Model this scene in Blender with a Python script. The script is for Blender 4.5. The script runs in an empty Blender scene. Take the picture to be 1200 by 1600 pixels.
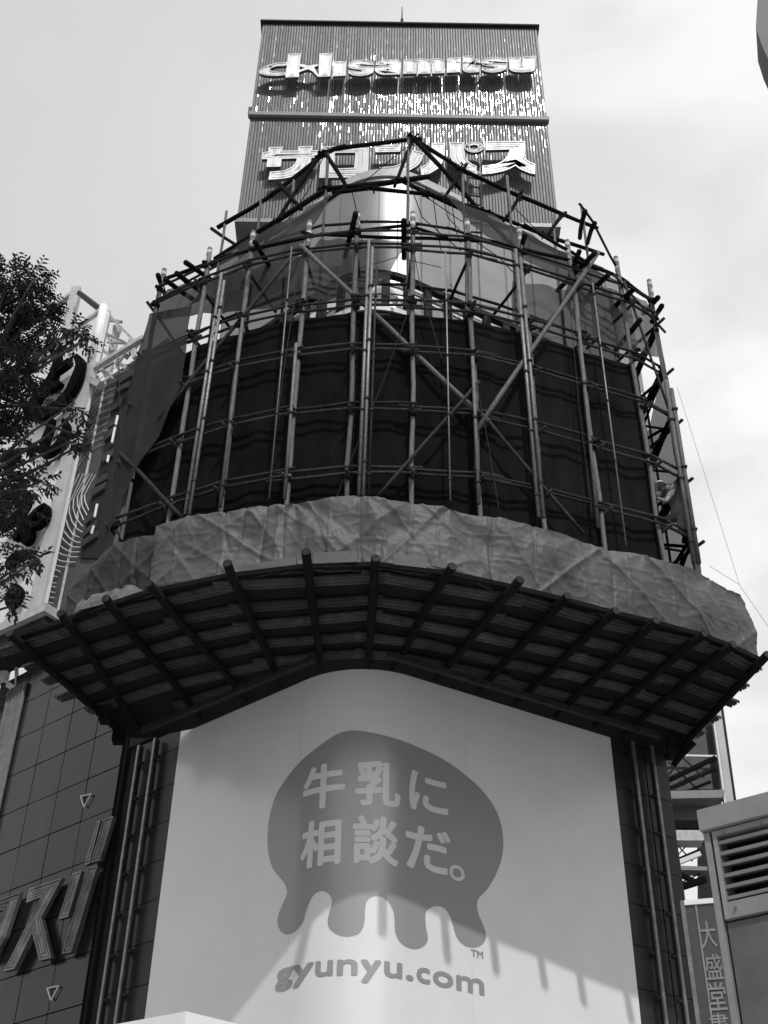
import bpy, bmesh, math, random
from mathutils import Vector, noise
from mathutils.geometry import tessellate_polygon
random.seed(7)
S = bpy.context.scene
COL = S.collection
R = math.radians

# ------------------------------------------------------------------ camera
PIT, ROLL, FPX = R(38.0), R(1.0), 1965.0
CAM = Vector((0, 0, 1.6))
cam = bpy.data.objects.new('camera', bpy.data.cameras.new('camera'))
COL.objects.link(cam)
cam.data.sensor_fit = 'VERTICAL'
cam.data.sensor_height = 36.0
cam.data.lens = FPX / 1600 * 36.0
cam.data.clip_end = 3000
FW = Vector((0, math.cos(PIT), math.sin(PIT)))
U0 = Vector((0, -math.sin(PIT), math.cos(PIT)))
RT = Vector((1, 0, 0)) * math.cos(ROLL) + U0 * math.sin(ROLL)
UP = U0 * math.cos(ROLL) - Vector((1, 0, 0)) * math.sin(ROLL)
from mathutils import Matrix
m = Matrix((RT, UP, -FW)).transposed().to_4x4()
m.translation = CAM
cam.matrix_world = m
S.camera = cam

# ------------------------------------------------------------------ light
SUN_EL, SUN_AZ = R(51.5), R(16)        # azimuth measured from -Y towards +X
sdir = Vector((math.sin(SUN_AZ) * math.cos(SUN_EL), -math.cos(SUN_AZ) * math.cos(SUN_EL), math.sin(SUN_EL)))
sun = bpy.data.objects.new('sun', bpy.data.lights.new('sun', 'SUN'))
COL.objects.link(sun)
sun.data.energy = 2.15
sun.data.angle = R(0.9)
sun.data.color = (1, 1, 1)
sun.rotation_euler = sdir.to_track_quat('Z', 'Y').to_euler()
S.view_settings.view_transform = 'Standard'
S.view_settings.look = 'None'
S.view_settings.exposure = 0.0
S.view_settings.gamma = 1
S.view_settings.use_curve_mapping = False

w = bpy.data.worlds.new('World')
S.world = w
w.use_nodes = True
nt = w.node_tree
N, K = nt.nodes, nt.links
bg = N['Background']
bg.inputs['Strength'].default_value = 0.1
sky = N.new('ShaderNodeTexSky')
sky.sky_type = 'NISHITA'
sky.sun_disc = False
sky.sun_elevation = SUN_EL
sky.sun_rotation = math.atan2(sdir.x, sdir.y)
sky.air_density = 1.5
sky.dust_density = 3
bw = N.new('ShaderNodeRGBToBW')
K.new(sky.outputs[0], bw.inputs[0])
tc = N.new('ShaderNodeTexCoord')
n1 = N.new('ShaderNodeTexNoise')
n1.inputs['Scale'].default_value = 4.0
n1.inputs['Detail'].default_value = 7
n1.inputs['Roughness'].default_value = 0.5
n1.inputs['Distortion'].default_value = 0.3
mp = N.new('ShaderNodeMapping')
mp.inputs['Scale'].default_value = (1, 1, 1.3)
mp.inputs['Location'].default_value = (0.35, 0.2, 0.1)
K.new(tc.outputs['Generated'], mp.inputs[0])
K.new(mp.outputs[0], n1.inputs['Vector'])
sx = N.new('ShaderNodeSeparateXYZ')
K.new(tc.outputs['Generated'], sx.inputs[0])
# thin cloud everywhere, denser and brighter towards the sun's side (+X)
side = N.new('ShaderNodeMapRange')
side.interpolation_type = 'SMOOTHSTEP'
side.inputs['From Min'].default_value = -0.35
side.inputs['From Max'].default_value = 0.45
side.inputs['To Min'].default_value = 0.0
side.inputs['To Max'].default_value = 1.0
K.new(sx.outputs[0], side.inputs[0])
def wmath(op, a, b):
    q = N.new('ShaderNodeMath'); q.operation = op
    for i, v in enumerate((a, b)):
        if isinstance(v, (int, float)): q.inputs[i].default_value = v
        else: K.new(v, q.inputs[i])
    return q.outputs[0]
cl = N.new('ShaderNodeMapRange')
cl.interpolation_type = 'SMOOTHSTEP'
cl.inputs['From Min'].default_value = 0.40
cl.inputs['From Max'].default_value = 0.60
K.new(n1.outputs[0], cl.inputs[0])
thin = wmath('ADD', 7.1, wmath('MULTIPLY', side.outputs[0], 1.3))
thin = wmath('ADD', thin, wmath('MULTIPLY', wmath('MULTIPLY', cl.outputs[0], side.outputs[0]), 2.6))
mx = N.new('ShaderNodeMix')
mx.data_type = 'FLOAT'
mx.inputs[0].default_value = 0.92
K.new(bw.outputs[0], mx.inputs[2])
K.new(thin, mx.inputs[3])
K.new(mx.outputs[0], bg.inputs['Color'])

# ------------------------------------------------------------------ helpers
def ray(x, y):
    return (FW * FPX + RT * (x - 600) + UP * (800 - y)).normalized()
def at_h(x, y, h):
    d = ray(x, y); return CAM + d * ((h - CAM.z) / d.z)
def at_pl(x, y, P, dr):
    d = ray(x, y); nx, ny = dr[1], -dr[0]
    t = (P[0] * nx + P[1] * ny) / (d.x * nx + d.y * ny)
    return CAM + d * t
def at_y(x, y, Y): return at_pl(x, y, (0, Y), (1, 0))
def at_poly(x, y, pl):
    d = ray(x, y); a = d.x / d.y
    for i in range(len(pl) - 1):
        p, q = pl[i], pl[i + 1]
        lo, hi = p[0] / p[1], q[0] / q[1]
        if (lo <= a or i == 0) and (a <= hi or i == len(pl) - 2):
            return at_pl(x, y, p, (q[0] - p[0], q[1] - p[1]))

MATS = {}
def mat(name, base, rough=0.7, metal=0.0, var=0.25, scale=3.0, bump=0.0, bscale=30.0, spec=0.4, alpha=None, stretch=(1, 1, 1), trans=0.0, fine=0.0):
    if name in MATS: return MATS[name]
    M = bpy.data.materials.new(name); M.use_nodes = True
    t = M.node_tree; n, l = t.nodes, t.links
    b = n['Principled BSDF']
    b.inputs['Roughness'].default_value = rough
    b.inputs['Metallic'].default_value = metal
    b.inputs['Specular IOR Level'].default_value = spec
    co = n.new('ShaderNodeTexCoord'); mp = n.new('ShaderNodeMapping')
    mp.inputs['Scale'].default_value = stretch
    l.new(co.outputs['Object'], mp.inputs[0])
    no = n.new('ShaderNodeTexNoise'); no.inputs['Scale'].default_value = scale; no.inputs['Detail'].default_value = 8
    no.inputs['Roughness'].default_value = 0.65
    l.new(mp.outputs[0], no.inputs['Vector'])
    mr = n.new('ShaderNodeMapRange')
    mr.inputs['From Min'].default_value = 0.3; mr.inputs['From Max'].default_value = 0.7
    mr.inputs['To Min'].default_value = base * (1 - var); mr.inputs['To Max'].default_value = base * (1 + var)
    l.new(no.outputs[0], mr.inputs[0])
    # per object tone
    oi = n.new('ShaderNodeObjectInfo'); m2 = n.new('ShaderNodeMapRange')
    m2.inputs['To Min'].default_value = 1 - var * 0.6; m2.inputs['To Max'].default_value = 1 + var * 0.6
    l.new(oi.outputs['Random'], m2.inputs[0])
    mu = n.new('ShaderNodeMath'); mu.operation = 'MULTIPLY'
    l.new(mr.outputs[0], mu.inputs[0]); l.new(m2.outputs[0], mu.inputs[1])
    l.new(mu.outputs[0], b.inputs['Base Color'])
    if bump:
        nb = n.new('ShaderNodeTexNoise'); nb.inputs['Scale'].default_value = bscale; nb.inputs['Detail'].default_value = 5
        l.new(mp.outputs[0], nb.inputs['Vector'])
        bp = n.new('ShaderNodeBump'); bp.inputs['Strength'].default_value = bump; bp.inputs['Distance'].default_value = 0.05
        l.new(nb.outputs[0], bp.inputs['Height']); l.new(bp.outputs[0], b.inputs['Normal'])
    out = n['Material Output']; sh = b.outputs[0]
    if trans:
        tl = n.new('ShaderNodeBsdfTranslucent'); l.new(mu.outputs[0], tl.inputs[0])
        ms = n.new('ShaderNodeMixShader'); ms.inputs[0].default_value = trans
        l.new(sh, ms.inputs[1]); l.new(tl.outputs[0], ms.inputs[2]); sh = ms.outputs[0]
    if alpha is not None:
        tp = n.new('ShaderNodeBsdfTransparent'); ms = n.new('ShaderNodeMixShader')
        ms.inputs[0].default_value = alpha
        l.new(tp.outputs[0], ms.inputs[1]); l.new(sh, ms.inputs[2]); sh = ms.outputs[0]
    l.new(sh, out.inputs[0])
    MATS[name] = M
    return M

M_panel = mat('satin_white_sheet', 0.82, 0.3, var=0.04, scale=1.2, spec=0.9, bump=0.06, bscale=1.6)
M_print = mat('grey_print', 0.32, 0.3, var=0.03, scale=1.5, spec=0.9)
M_print_w = mat('white_print', 0.72, 0.42, var=0.02, spec=0.5)
for M_ in (M_panel, M_print, M_print_w):
    M_.node_tree.nodes['Principled BSDF'].inputs['Coat Weight'].default_value = 1.0
    M_.node_tree.nodes['Principled BSDF'].inputs['Coat IOR'].default_value = 1.75
    M_.node_tree.nodes['Principled BSDF'].inputs['Coat Roughness'].default_value = 0.22
M_dark = mat('dark_cladding', 0.03, 0.35, var=0.3, scale=1.5, spec=0.4)
M_dwall = mat('dark_wall', 0.02, 0.8, var=0.4)
M_tile = mat('wall_tile_gloss', 0.02, 0.2, var=0.35, scale=0.7, spec=0.55, bump=0.01, bscale=0.8)
M_joint = mat('tile_joint', 0.012, 0.9)
M_steel = mat('galvanised_steel', 0.2, 0.5, metal=0.5, var=0.4, scale=14, bump=0.1)
M_rail = mat('rail_steel', 0.24, 0.32, metal=0.6, var=0.35, scale=6)
M_pole = mat('weathered_pole', 0.12, 0.65, var=0.5, scale=9, stretch=(3, 3, 0.6), bump=0.35, bscale=24)
M_led = mat('dark_pole', 0.034, 0.8, spec=.2, var=0.5, scale=8, bump=0.35, bscale=24)
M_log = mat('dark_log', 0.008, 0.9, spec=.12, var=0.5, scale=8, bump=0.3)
M_tarp = mat('tarpaulin', 0.095, 0.55, var=0.22, scale=1.5, bump=0.12, bscale=14, trans=0.1)
M_tarp2 = mat('mesh_tarpaulin', 0.045, 0.75, var=0.15, scale=1.3, bump=0.2, bscale=5, trans=0.1)
M_netd = mat('black_netting', 0.012, 0.95, var=0.5, scale=2.2, spec=.05, trans=0.05, bump=0.2, bscale=4, stretch=(1, 1, .3))
M_netg = mat('grey_netting', 0.02, 0.85, var=0.3, scale=1.5, alpha=0.93, trans=0.2)
M_netl = mat('pale_netting', 0.12, 0.8, var=0.4, scale=2, alpha=0.85, trans=0.3, stretch=(2, 2, .3))
M_netu = mat('thin_black_netting', 0.03, 0.9, var=0.3, scale=1.5, alpha=0.85)
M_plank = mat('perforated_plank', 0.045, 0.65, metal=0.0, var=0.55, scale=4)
M_ply = mat('shadow_black_plywood', 0.003, 0.9, var=0.4)
M_silver = mat('silver_cladding', 0.31, 0.42, metal=0.85, var=0.12, scale=.8, bump=0.04, bscale=1.1)
M_white = mat('white_paint', 0.82, 0.5, var=0.08, scale=3)
M_whited = mat('worn_white_paint', 0.5, 0.55, var=0.25, scale=5)
M_black = mat('black_letter', 0.004, 0.7, spec=.02)
M_rib = mat('corrugated_metal', 0.08, 0.5, metal=0.1, var=0.12, scale=1.0, stretch=(1, 1, .4), spec=.3)
M_rib.node_tree.nodes['Principled BSDF'].inputs['Coat Weight'].default_value = 0.9
M_rib.node_tree.nodes['Principled BSDF'].inputs['Coat Roughness'].default_value = 0.04
M_ribb = mat('sign_backing', 0.1, 0.6)
M_letter = mat('letter_face', 0.72, 0.5, metal=0.1, var=0.3, scale=1.2, stretch=(4, 1, .5))
M_letter2 = mat('letter_return', 0.12, 0.5, metal=0.4, var=0.3)
M_kana = mat('worn_kana_face', 0.24, 0.42, metal=0.4, var=0.45, scale=3)
M_grey = mat('grey_paint', 0.25, 0.55, var=0.14, scale=4)
M_grey2 = mat('mid_grey_panel', 0.13, 0.5, var=0.16, scale=3)
M_black2 = mat('vent_dark', 0.01, 0.9)
M_neon = mat('neon_tube', 0.75, 0.3, var=0.05)
M_facade = mat('ribbed_facade', 0.11, 0.5, var=0.25, scale=4)
M_leaf = mat('leaf', 0.018, 0.6, var=0.5, scale=2, trans=0.12, spec=.25)
M_bark = mat('bark', 0.06, 0.9, var=0.4, scale=9, bump=0.5)
M_glass = mat('dark_glass', 0.05, 0.06, var=0.4, spec=0.9, scale=1)
M_asph = mat('asphalt', 0.09, 0.9, var=0.2, scale=2, bump=0.2)
M_conc = mat('concrete', 0.5, 0.85, var=0.15, scale=2)
M_skin = mat('skin', 0.28, 0.6, var=0.05)
M_shirt = mat('work_shirt', 0.3, 0.85, var=0.3, scale=6, bump=0.5, bscale=8)
M_jeans = mat('work_trousers', 0.26, 0.85, var=0.25, scale=6, bump=0.5, bscale=8)
M_helmet = mat('helmet', 0.65, 0.35)

def tag(o, label=None, cat=None, group=None, kind=None):
    if label: o['label'] = label
    if cat: o['category'] = cat
    if group: o['group'] = group
    if kind: o['kind'] = kind
    return o
def base(o):
    v = Vector((0, 0, 0))
    while o is not None:
        v += o.location; o = o.parent
    return v
def thing(name, loc, label, cat, group=None):
    o = bpy.data.objects.new(name, None); COL.objects.link(o)
    o.location = loc; o.empty_display_size = 0.3
    return tag(o, label, cat, group)
def obj(name, vs, fs, m, parent=None, smooth=False, loc=None):
    if not vs: return None
    b = base(parent)
    if parent is None:
        b = Vector(loc) if loc is not None else Vector(((min(v[0] for v in vs) + max(v[0] for v in vs)) / 2, (min(v[1] for v in vs) + max(v[1] for v in vs)) / 2, min(v[2] for v in vs)))
    me = bpy.data.meshes.new(name)
    me.from_pydata([(v[0] - b.x, v[1] - b.y, v[2] - b.z) for v in vs], [], fs)
    me.materials.append(m)
    if smooth: me.polygons.foreach_set('use_smooth', [True] * len(me.polygons))
    me.update()
    o = bpy.data.objects.new(name, me); COL.objects.link(o)
    if parent is not None: o.parent = parent
    else: o.location = b
    return o
class MB:
    def __init__(s): s.v = []; s.f = []
    def add(s, vs, fs):
        k = len(s.v); s.v += [tuple(v) for v in vs]; s.f += [tuple(i + k for i in f) for f in fs]
    def box(s, c, ax, ay, az):   # centre and three half-axis vectors
        c, ax, ay, az = Vector(c), Vector(ax), Vector(ay), Vector(az)
        vs = [c + ax * i + ay * j + az * k for k in (-1, 1) for j in (-1, 1) for i in (-1, 1)]
        s.add(vs, [(0, 2, 3, 1), (4, 5, 7, 6), (0, 1, 5, 4), (2, 6, 7, 3), (0, 4, 6, 2), (1, 3, 7, 5)])
    def bar(s, p, q, w, h=None, up=(0, 0, 1)):  # square section bar from p to q
        p, q = Vector(p), Vector(q); h = h or w
        d = (q - p); L = d.length; d.normalize()
        u = Vector(up)
        if abs(u.dot(d)) > 0.95: u = Vector((0, 1, 0))
        a = d.cross(u).normalized(); b = a.cross(d)
        s.box((p + q) / 2, d * L / 2, a * w / 2, b * h / 2)
    def tube(s, p, q, r, r2=None, n=8, seg=1, bend=0.0):
        p, q = Vector(p), Vector(q); r2 = r if r2 is None else r2
        d = (q - p); L = d.length
        if L < 1e-6: return
        d.normalize(); u = Vector((0, 0, 1)) if abs(d.z) < 0.9 else Vector((0, 1, 0))
        a = d.cross(u).normalized(); b = a.cross(d)
        ph = random.random() * 50; vs = []
        for k in range(seg + 1):
            t = k / seg; c = p.lerp(q, t); rr = r + (r2 - r) * t
            if bend and 0 < k < seg:
                c = c + a * bend * noise.noise(Vector((ph, t * L * .5, 0))) + b * bend * noise.noise(Vector((ph, t * L * .5, 9)))
                rr *= 1 + 0.12 * noise.noise(Vector((ph, t * L * 2, 3)))
            for i in range(n):
                an = 2 * math.pi * i / n
                vs.append(c + (a * math.cos(an) + b * math.sin(an)) * rr)
        fs = []
        for k in range(seg):
            for i in range(n):
                j = (i + 1) % n
                fs.append((k * n + i, k * n + j, k * n + n + j, k * n + n + i))
        fs.append(tuple(range(n))[::-1]); fs.append(tuple(range(seg * n, seg * n + n)))
        s.add(vs, fs)
    def chain(s, pts, r, n=6):
        for i in range(len(pts) - 1): s.tube(pts[i], pts[i + 1], r, n=n)
    def build(s, name, m, parent=None, smooth=False):
        return obj(name, s.v, s.f, m, parent, smooth)
def pole(name, p, q, r, m, parent, r2=None, seg=5, bend=0.05, n=8):
    k = MB(); k.tube(p, q, r, r2, n, seg, bend); return k.build(name, m, parent, True)
def prism(name, poly, thick, nrm, m, parent=None):
    """poly: list of coplanar 3D points, extruded backwards along -nrm"""
    nrm = Vector(nrm).normalized(); n = len(poly)
    f = [Vector(p) for p in poly]; b = [p - nrm * thick for p in f]
    tri = tessellate_polygon([f])
    fs = [tuple(t) for t in tri] + [tuple(i + n for i in reversed(t)) for t in tri]
    fs += [(i, (i + 1) % n, (i + 1) % n + n, i + n) for i in range(n)]
    o = obj(name, f + b, fs, m, parent)
    bm = bmesh.new(); bm.from_mesh(o.data); bmesh.ops.recalc_face_normals(bm, faces=bm.faces); bm.to_mesh(o.data); bm.free()
    return o
def smooth_closed(pts, k=4):
    out = []; n = len(pts)
    for i in range(n):
        a, b, c, d = [Vector((*pts[(i + j) % n], 0)) for j in (-1, 0, 1, 2)]
        for s in range(k):
            t = s / k
            out.append(0.5 * ((2 * b) + (c - a) * t + (2 * a - 5 * b + 4 * c - d) * t * t + (3 * b - a - 3 * c + d) * t ** 3))
    return [(p.x, p.y) for p in out]

# ------------------------------------------------------------------ building wall in plan
APEX = Vector((-0.485, 19.68, 0)); DL = Vector((-.759, .651, 0)); DR = Vector((.874, .486, 0))
TL = 1.12; TURN = math.acos(max(-1, min(1, -DL.dot(DR)))); RAD = TL / math.tan(TURN / 2)
NL = Vector((-.651, -.759, 0)); NR = Vector((.486, -.874, 0))
CC = APEX + DL * TL - NL * RAD
ARC = RAD * TURN
def wall(u, off=0.0, z=0.0):
    """u: arc length along the wall, 0 at the middle of the rounded corner, negative to the left"""
    if u < -ARC / 2: p = APEX + DL * (TL + (-u - ARC / 2)) + NL * off
    elif u > ARC / 2: p = APEX + DR * (TL + (u - ARC / 2)) + NR * off
    else:
        t = (u + ARC / 2) / ARC; a = TURN * t
        ca, sa = math.cos(a), math.sin(a)
        p = CC + Vector((NL.x * ca - NL.y * sa, NL.x * sa + NL.y * ca, 0)) * (RAD + off)
    return Vector((p.x, p.y, z))
def wall_uz(x, y, off=0.0):
    """point of the wall seen at photo position x, y, as (u, z)"""
    d = ray(x, y); lo, hi = -14.0, 14.0; a = d.x / d.y
    for _ in range(50):
        md = (lo + hi) / 2; p = wall(md, off)
        if p.x / p.y < a: lo = md
        else: hi = md
    p = wall((lo + hi) / 2, off)
    return ((lo + hi) / 2, CAM.z + d.z * (p.y / d.y))
def wall_strip(name, u0, u1, z0, z1, off, thick, m, parent, nz=1):
    us = [u0]; st = 0.07
    while us[-1] < u1 - 1e-4:
        uu = us[-1]
        nx = uu + (st if -ARC / 2 - st < uu < ARC / 2 else 3.0)
        if uu < -ARC / 2 and nx > -ARC / 2: nx = -ARC / 2 + 1e-3
        us.append(min(nx, u1))
    vs, fs = [], []
    for u in us:
        vs += [wall(u, off, z0), wall(u, off, z1), wall(u, off - thick, z1), wall(u, off - thick, z0)]
    for i in range(len(us) - 1):
        for k in range(4):
            fs.append((i * 4 + k, i * 4 + (k + 1) % 4, i * 4 + 4 + (k + 1) % 4, i * 4 + 4 + k)[::-1])
    n = len(us) * 4 - 4
    fs += [(0, 1, 2, 3), (n + 3, n + 2, n + 1, n)]
    return obj(name, vs, fs, m, parent)
def flat_print(name, polys, m, parent, off):
    """polys: triangles / ngons in (u, z), laid on the wall as a thin print; cut so that it follows the curve"""
    def clip(p, x, keep_right):
        out = []
        for i in range(len(p)):
            a, b = p[i], p[(i + 1) % len(p)]
            ia, ib = ((a[0] >= x) == keep_right), ((b[0] >= x) == keep_right)
            if ia: out.append(a)
            if ia != ib:
                t = (x - a[0]) / (b[0] - a[0]); out.append((x, a[1] + (b[1] - a[1]) * t))
        return out
    tris = []
    for poly in polys:
        if len(poly) == 3: tris.append(list(poly))
        else:
            for t in tessellate_polygon([[Vector((p[0], p[1], 0)) for p in poly]]): tris.append([poly[i] for i in t])
    vs, fs = [], []
    for t in tris:
        ar = (t[1][0] - t[0][0]) * (t[2][1] - t[0][1]) - (t[1][1] - t[0][1]) * (t[2][0] - t[0][0])
        if abs(ar) < 1e-9: continue
        if ar < 0: t = t[::-1]
        lay = t[0][2] if len(t[0]) > 2 else 0
        x = -ARC / 2; pieces = []; rest = t
        while x < ARC / 2 + .08 and rest:
            l_ = clip(rest, x, False); rest = clip(rest, x, True)
            if len(l_) > 2: pieces.append(l_)
            x += .07
        if len(rest) > 2: pieces.append(rest)
        for p in pieces:
            k = len(vs); vs += [wall(q[0], off + lay, q[1]) for q in p]; fs.append(tuple(range(k, k + len(p))))
    return obj(name, vs, fs, m, parent)
def glyph(ch, bold=0.0):
    c = bpy.data.curves.new('glyph', 'FONT'); c.body = ch; c.offset = bold; c.resolution_u = 5
    o = bpy.data.objects.new('glyph', c); COL.objects.link(o)
    dg = bpy.context.evaluated_depsgraph_get()
    me = o.evaluated_get(dg).to_mesh()
    vs = [(v.co.x, v.co.y) for v in me.vertices]; fs = [list(p.vertices) for p in me.polygons]
    o.evaluated_get(dg).to_mesh_clear()
    bpy.data.objects.remove(o); bpy.data.curves.remove(c)
    return vs, fs
def glyph_fit(ch, bold, u0, u1, z0, z1):
    vs, fs = glyph(ch, 0)
    x0, x1 = min(v[0] for v in vs), max(v[0] for v in vs); y0, y1 = min(v[1] for v in vs), max(v[1] for v in vs)
    b = bold * (z1 - z0)        # heavier strokes: the outline shifted a little in eight directions
    P = [(u0 + b + (v[0] - x0) / (x1 - x0) * (u1 - u0 - 2 * b), z0 + b + (v[1] - y0) / (y1 - y0) * (z1 - z0 - 2 * b)) for v in vs]
    out = [[P[i] for i in f] for f in fs]
    layers = [(0, 0)] + ([(b * math.cos(a * math.pi / 4), b * math.sin(a * math.pi / 4)) for a in range(8)] if bold > 0 else [])
    return [[(p[0] + dx, p[1] + dy, k * .0007) for p in t] for k, (dx, dy) in enumerate(layers) for t in out]

# ------------------------------------------------------------------ ground
g = MB(); g.add([(-900, -900, 0), (900, -900, 0), (900, 900, 0), (-900, 900, 0)], [(0, 1, 2, 3)])
tag(g.build('ground', M_asph), kind='structure')
g = MB(); g.box((0, -5, 0.07), (32, 0, 0), (0, 24.5, 0), (0, 0, .07))
tag(g.build('pavement', M_conc), kind='structure')  # unseen; made wide and pale to bounce light up at the billboard

# ------------------------------------------------------------------ corner building
H = 13.52
UL, _ = wall_uz(219, 1150); UR, _ = wall_uz(1040, 1170)
UBL, ZT = wall_uz(285, 1150); UBR, _ = wall_uz(951, 1155)
bld = thing('corner_building', (0, 24, 0), 'dark corner building with rounded corner behind the scaffold, its balustrade near the roof', 'building')
TOPZ = 23.15
wall_strip('wall', UL - .35, UR - .9, H + .3, TOPZ, -.02, 0.5, M_dwall, bld)
wall_strip('wall', UL - .35, UR, 0.14, H + .3, -.10, 0.5, M_joint, bld)
# rear body so that the block is closed
pl = wall(UL - .35, -.6); pr = wall(UR - .9, -.6)
b = MB(); b.add([(pl.x, pl.y, .14), (pr.x, pr.y, .14), (pr.x, 34, .14), (pl.x, 34, .14), (pl.x, pl.y, TOPZ), (pr.x, pr.y, TOPZ), (pr.x, 34, TOPZ), (pl.x, 34, TOPZ)],
                [(0, 1, 5, 4), (1, 2, 6, 5), (2, 3, 7, 6), (3, 0, 4, 7)]); b.build('rear_wall', M_dwall, bld)
rf = [wall(u, -.05, TOPZ) for u in [UL - .35] + [-ARC / 2 + i * ARC / 8 for i in range(9)] + [UR - .9]] + [Vector((pr.x, 34, TOPZ)), Vector((pl.x, 34, TOPZ))]
prism('roof', rf, .2, (0, 0, 1), M_dwall, bld)
# cladding panels in the dark strips both sides of the sheet, joints open
def cladding(u0, u1, z0, z1, dz, m=M_dark):
    z = z0
    while z < z1 - .05:
        zz = min(z + dz, z1)
        wall_strip('cladding_panel', u0 + .006, u1 - .006, z + .008, zz - .008, 0.0, .09, m, bld)
        z = zz
cladding(UL + .02, UBL - .03, .2, H + .2, .77)
cladding(UBR + .03, UR - .62, .2, H + .2, .77)
cladding(UR - .6, UR - .02, .2, H + .2, .77)
# balustrade on top of the curved front
wall_strip('parapet', UL + .5, UR - 1.3, TOPZ, TOPZ + .14, .03, .3, M_white, bld)
wall_strip('top_rail', UL + .5, UR - 1.3, TOPZ + 1.24, TOPZ + 1.38, .03, .16, M_led, bld)
wall_strip('mid_rail', UL + .5, UR - 1.3, TOPZ + 1.02, TOPZ + 1.12, -.1, .06, M_whited, bld)
u = UL + .6
while u < UR - 1.35:
    a = wall(u, -.03, TOPZ + .141); k = MB(); d = (wall(u + .01, 0) - wall(u - .01, 0)).normalized()
    k.box(a + Vector((0, 0, .55)), d * .095, d.cross(Vector((0, 0, 1))) * .05, (0, 0, .548)); k.build('baluster', M_led, bld)
    u += .56

# billboard sheet
bb = thing('billboard', wall((UBL + UBR) / 2, .1, 5.0), 'pale billboard sheet wrapped round the building corner with a dripping cloud print', 'billboard')
wall_strip('sheet', UBL, UBR, 5.0, H + .1, .055, .05, M_panel, bb)
sheet_off = .055
Q = lambda x, y: wall_uz(380 + x * .3667, 1100 + y * .3667, sheet_off)
blob = [(480,113),(560,125),(650,148),(760,190),(850,235),(930,290),(1010,360),(1070,440),(1100,520),(1108,600),(1098,670),(1070,740),(1035,795),(1005,825),(996,850),(1000,890),(1015,925),(1032,970),(1033,1000),(1018,1025),(990,1038),(955,1035),(925,1015),(905,985),(893,940),(880,905),(862,875),(835,862),(805,865),(783,880),(776,900),(778,950),(786,990),(783,1015),(765,1035),(735,1045),(700,1038),(668,1015),(652,985),(646,960),(643,900),(632,865),(610,835),(580,820),(550,822),(528,840),(520,870),(518,920),(510,955),(490,980),(455,991),(415,988),(380,970),(362,945),(362,910),(375,860),(378,835),(365,810),(335,797),(305,810),(285,840),(268,885),(255,930),(232,960),(205,980),(180,982),(158,965),(147,935),(150,900),(165,860),(185,815),(186,790),(170,755),(135,715),(115,670),(106,620),(104,560),(112,480),(135,400),(165,345),(205,290),(250,240),(310,190),(380,140),(430,118)]
bl = smooth_closed([Q(*p) for p in blob], 3)
flat_print('dripping_cloud_print', [bl], M_print, bb, sheet_off + .004)
def text_box(ch, x0, y0, x1, y1, bold, m, off, xm=None):
    """corners in the photo crop, mapped to the wall"""
    u0, _ = Q(x0, (y0 + y1) / 2); u1, _ = Q(x1, (y0 + y1) / 2)
    _, z1 = Q((x0 + x1) / 2, y0); _, z0 = Q((x0 + x1) / 2, y1)
    flat_print('character', glyph_fit(ch, bold, u0, u1, z0, z1), m, bb, off)
# rows of characters (u, z measured off the sheet)
_, zr1t = Q(560, 244); _, zr1b = Q(560, 432)
_, zr2t = Q(560, 480); _, zr2b = Q(560, 680)
def row(chars, zt, zb, bold):
    for ch, xa, ya, xb, yb, f0, f1 in chars:
        u0, _ = Q(xa, ya); u1, _ = Q(xb, yb)
        flat_print('character', glyph_fit(ch, bold, u0, u1, zb + (zt - zb) * f0, zb + (zt - zb) * f1), M_print_w, bb, sheet_off + .006)
row([('牛', 258, 350, 435, 345, -.02, 1.0), ('乳', 478, 340, 670, 380, -.02, 1.02), ('に', 706, 380, 872, 400, .06, .95)], zr1t, zr1b, .03)
row([('相', 248, 600, 418, 590, -.02, 1.0), ('談', 465, 590, 662, 600, -.02, 1.02), ('だ', 690, 640, 884, 650, .02, .98), ('。', 877, 735, 943, 740, -.02, .32)], zr2t, zr2b, .03)
# web address, one line of heavy lettering
word = 'gyunyu.com'
xs = [(140, 213), (212, 302), (308, 383), (400, 488), (500, 590), (600, 678), (692, 726), (738, 797), (808, 895), (908, 1027)]
base_pts = [(175, 1185), (255, 1165), (345, 1146), (445, 1139), (545, 1150), (640, 1172), (708, 1192), (768, 1205), (852, 1222), (968, 1246)]
vb = [Q(*p)[1] for p in base_pts]
zb = sum(vb) / len(vb); xh = Q(345, 1078)[1] - Q(345, 1146)[1]
for ch, (xa, xb), bp in zip(word, xs, base_pts):
    u0, _ = Q(xa, bp[1] - 30); u1, _ = Q(xb, bp[1] - 30); zz = zb
    lo, hi = (-.42, 1.0) if ch in 'gy' else ((0, .36) if ch == '.' else (0, 1.0))
    if ch == 'y': lo = -.45
    flat_print('character', glyph_fit(ch, .06, u0, u1, zz + xh * lo, zz + xh * hi), M_print, bb, sheet_off + .004)
u0, _ = Q(970, 1065); u1, _ = Q(1022, 1070); _, z1 = Q(996, 1050); _, z0 = Q(996, 1080)
flat_print('trademark_sign', glyph_fit('TM', .03, u0, u1, z0, z1), M_print, bb, sheet_off + .004)
# seams of the sheet
for x, y in ((218, 600), (958, 600)):
    u, _ = Q(x, y)
    wall_strip('seam', u, u + .012, 5.0, H + .08, sheet_off + .003, .003, M_print_w, bb)

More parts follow.
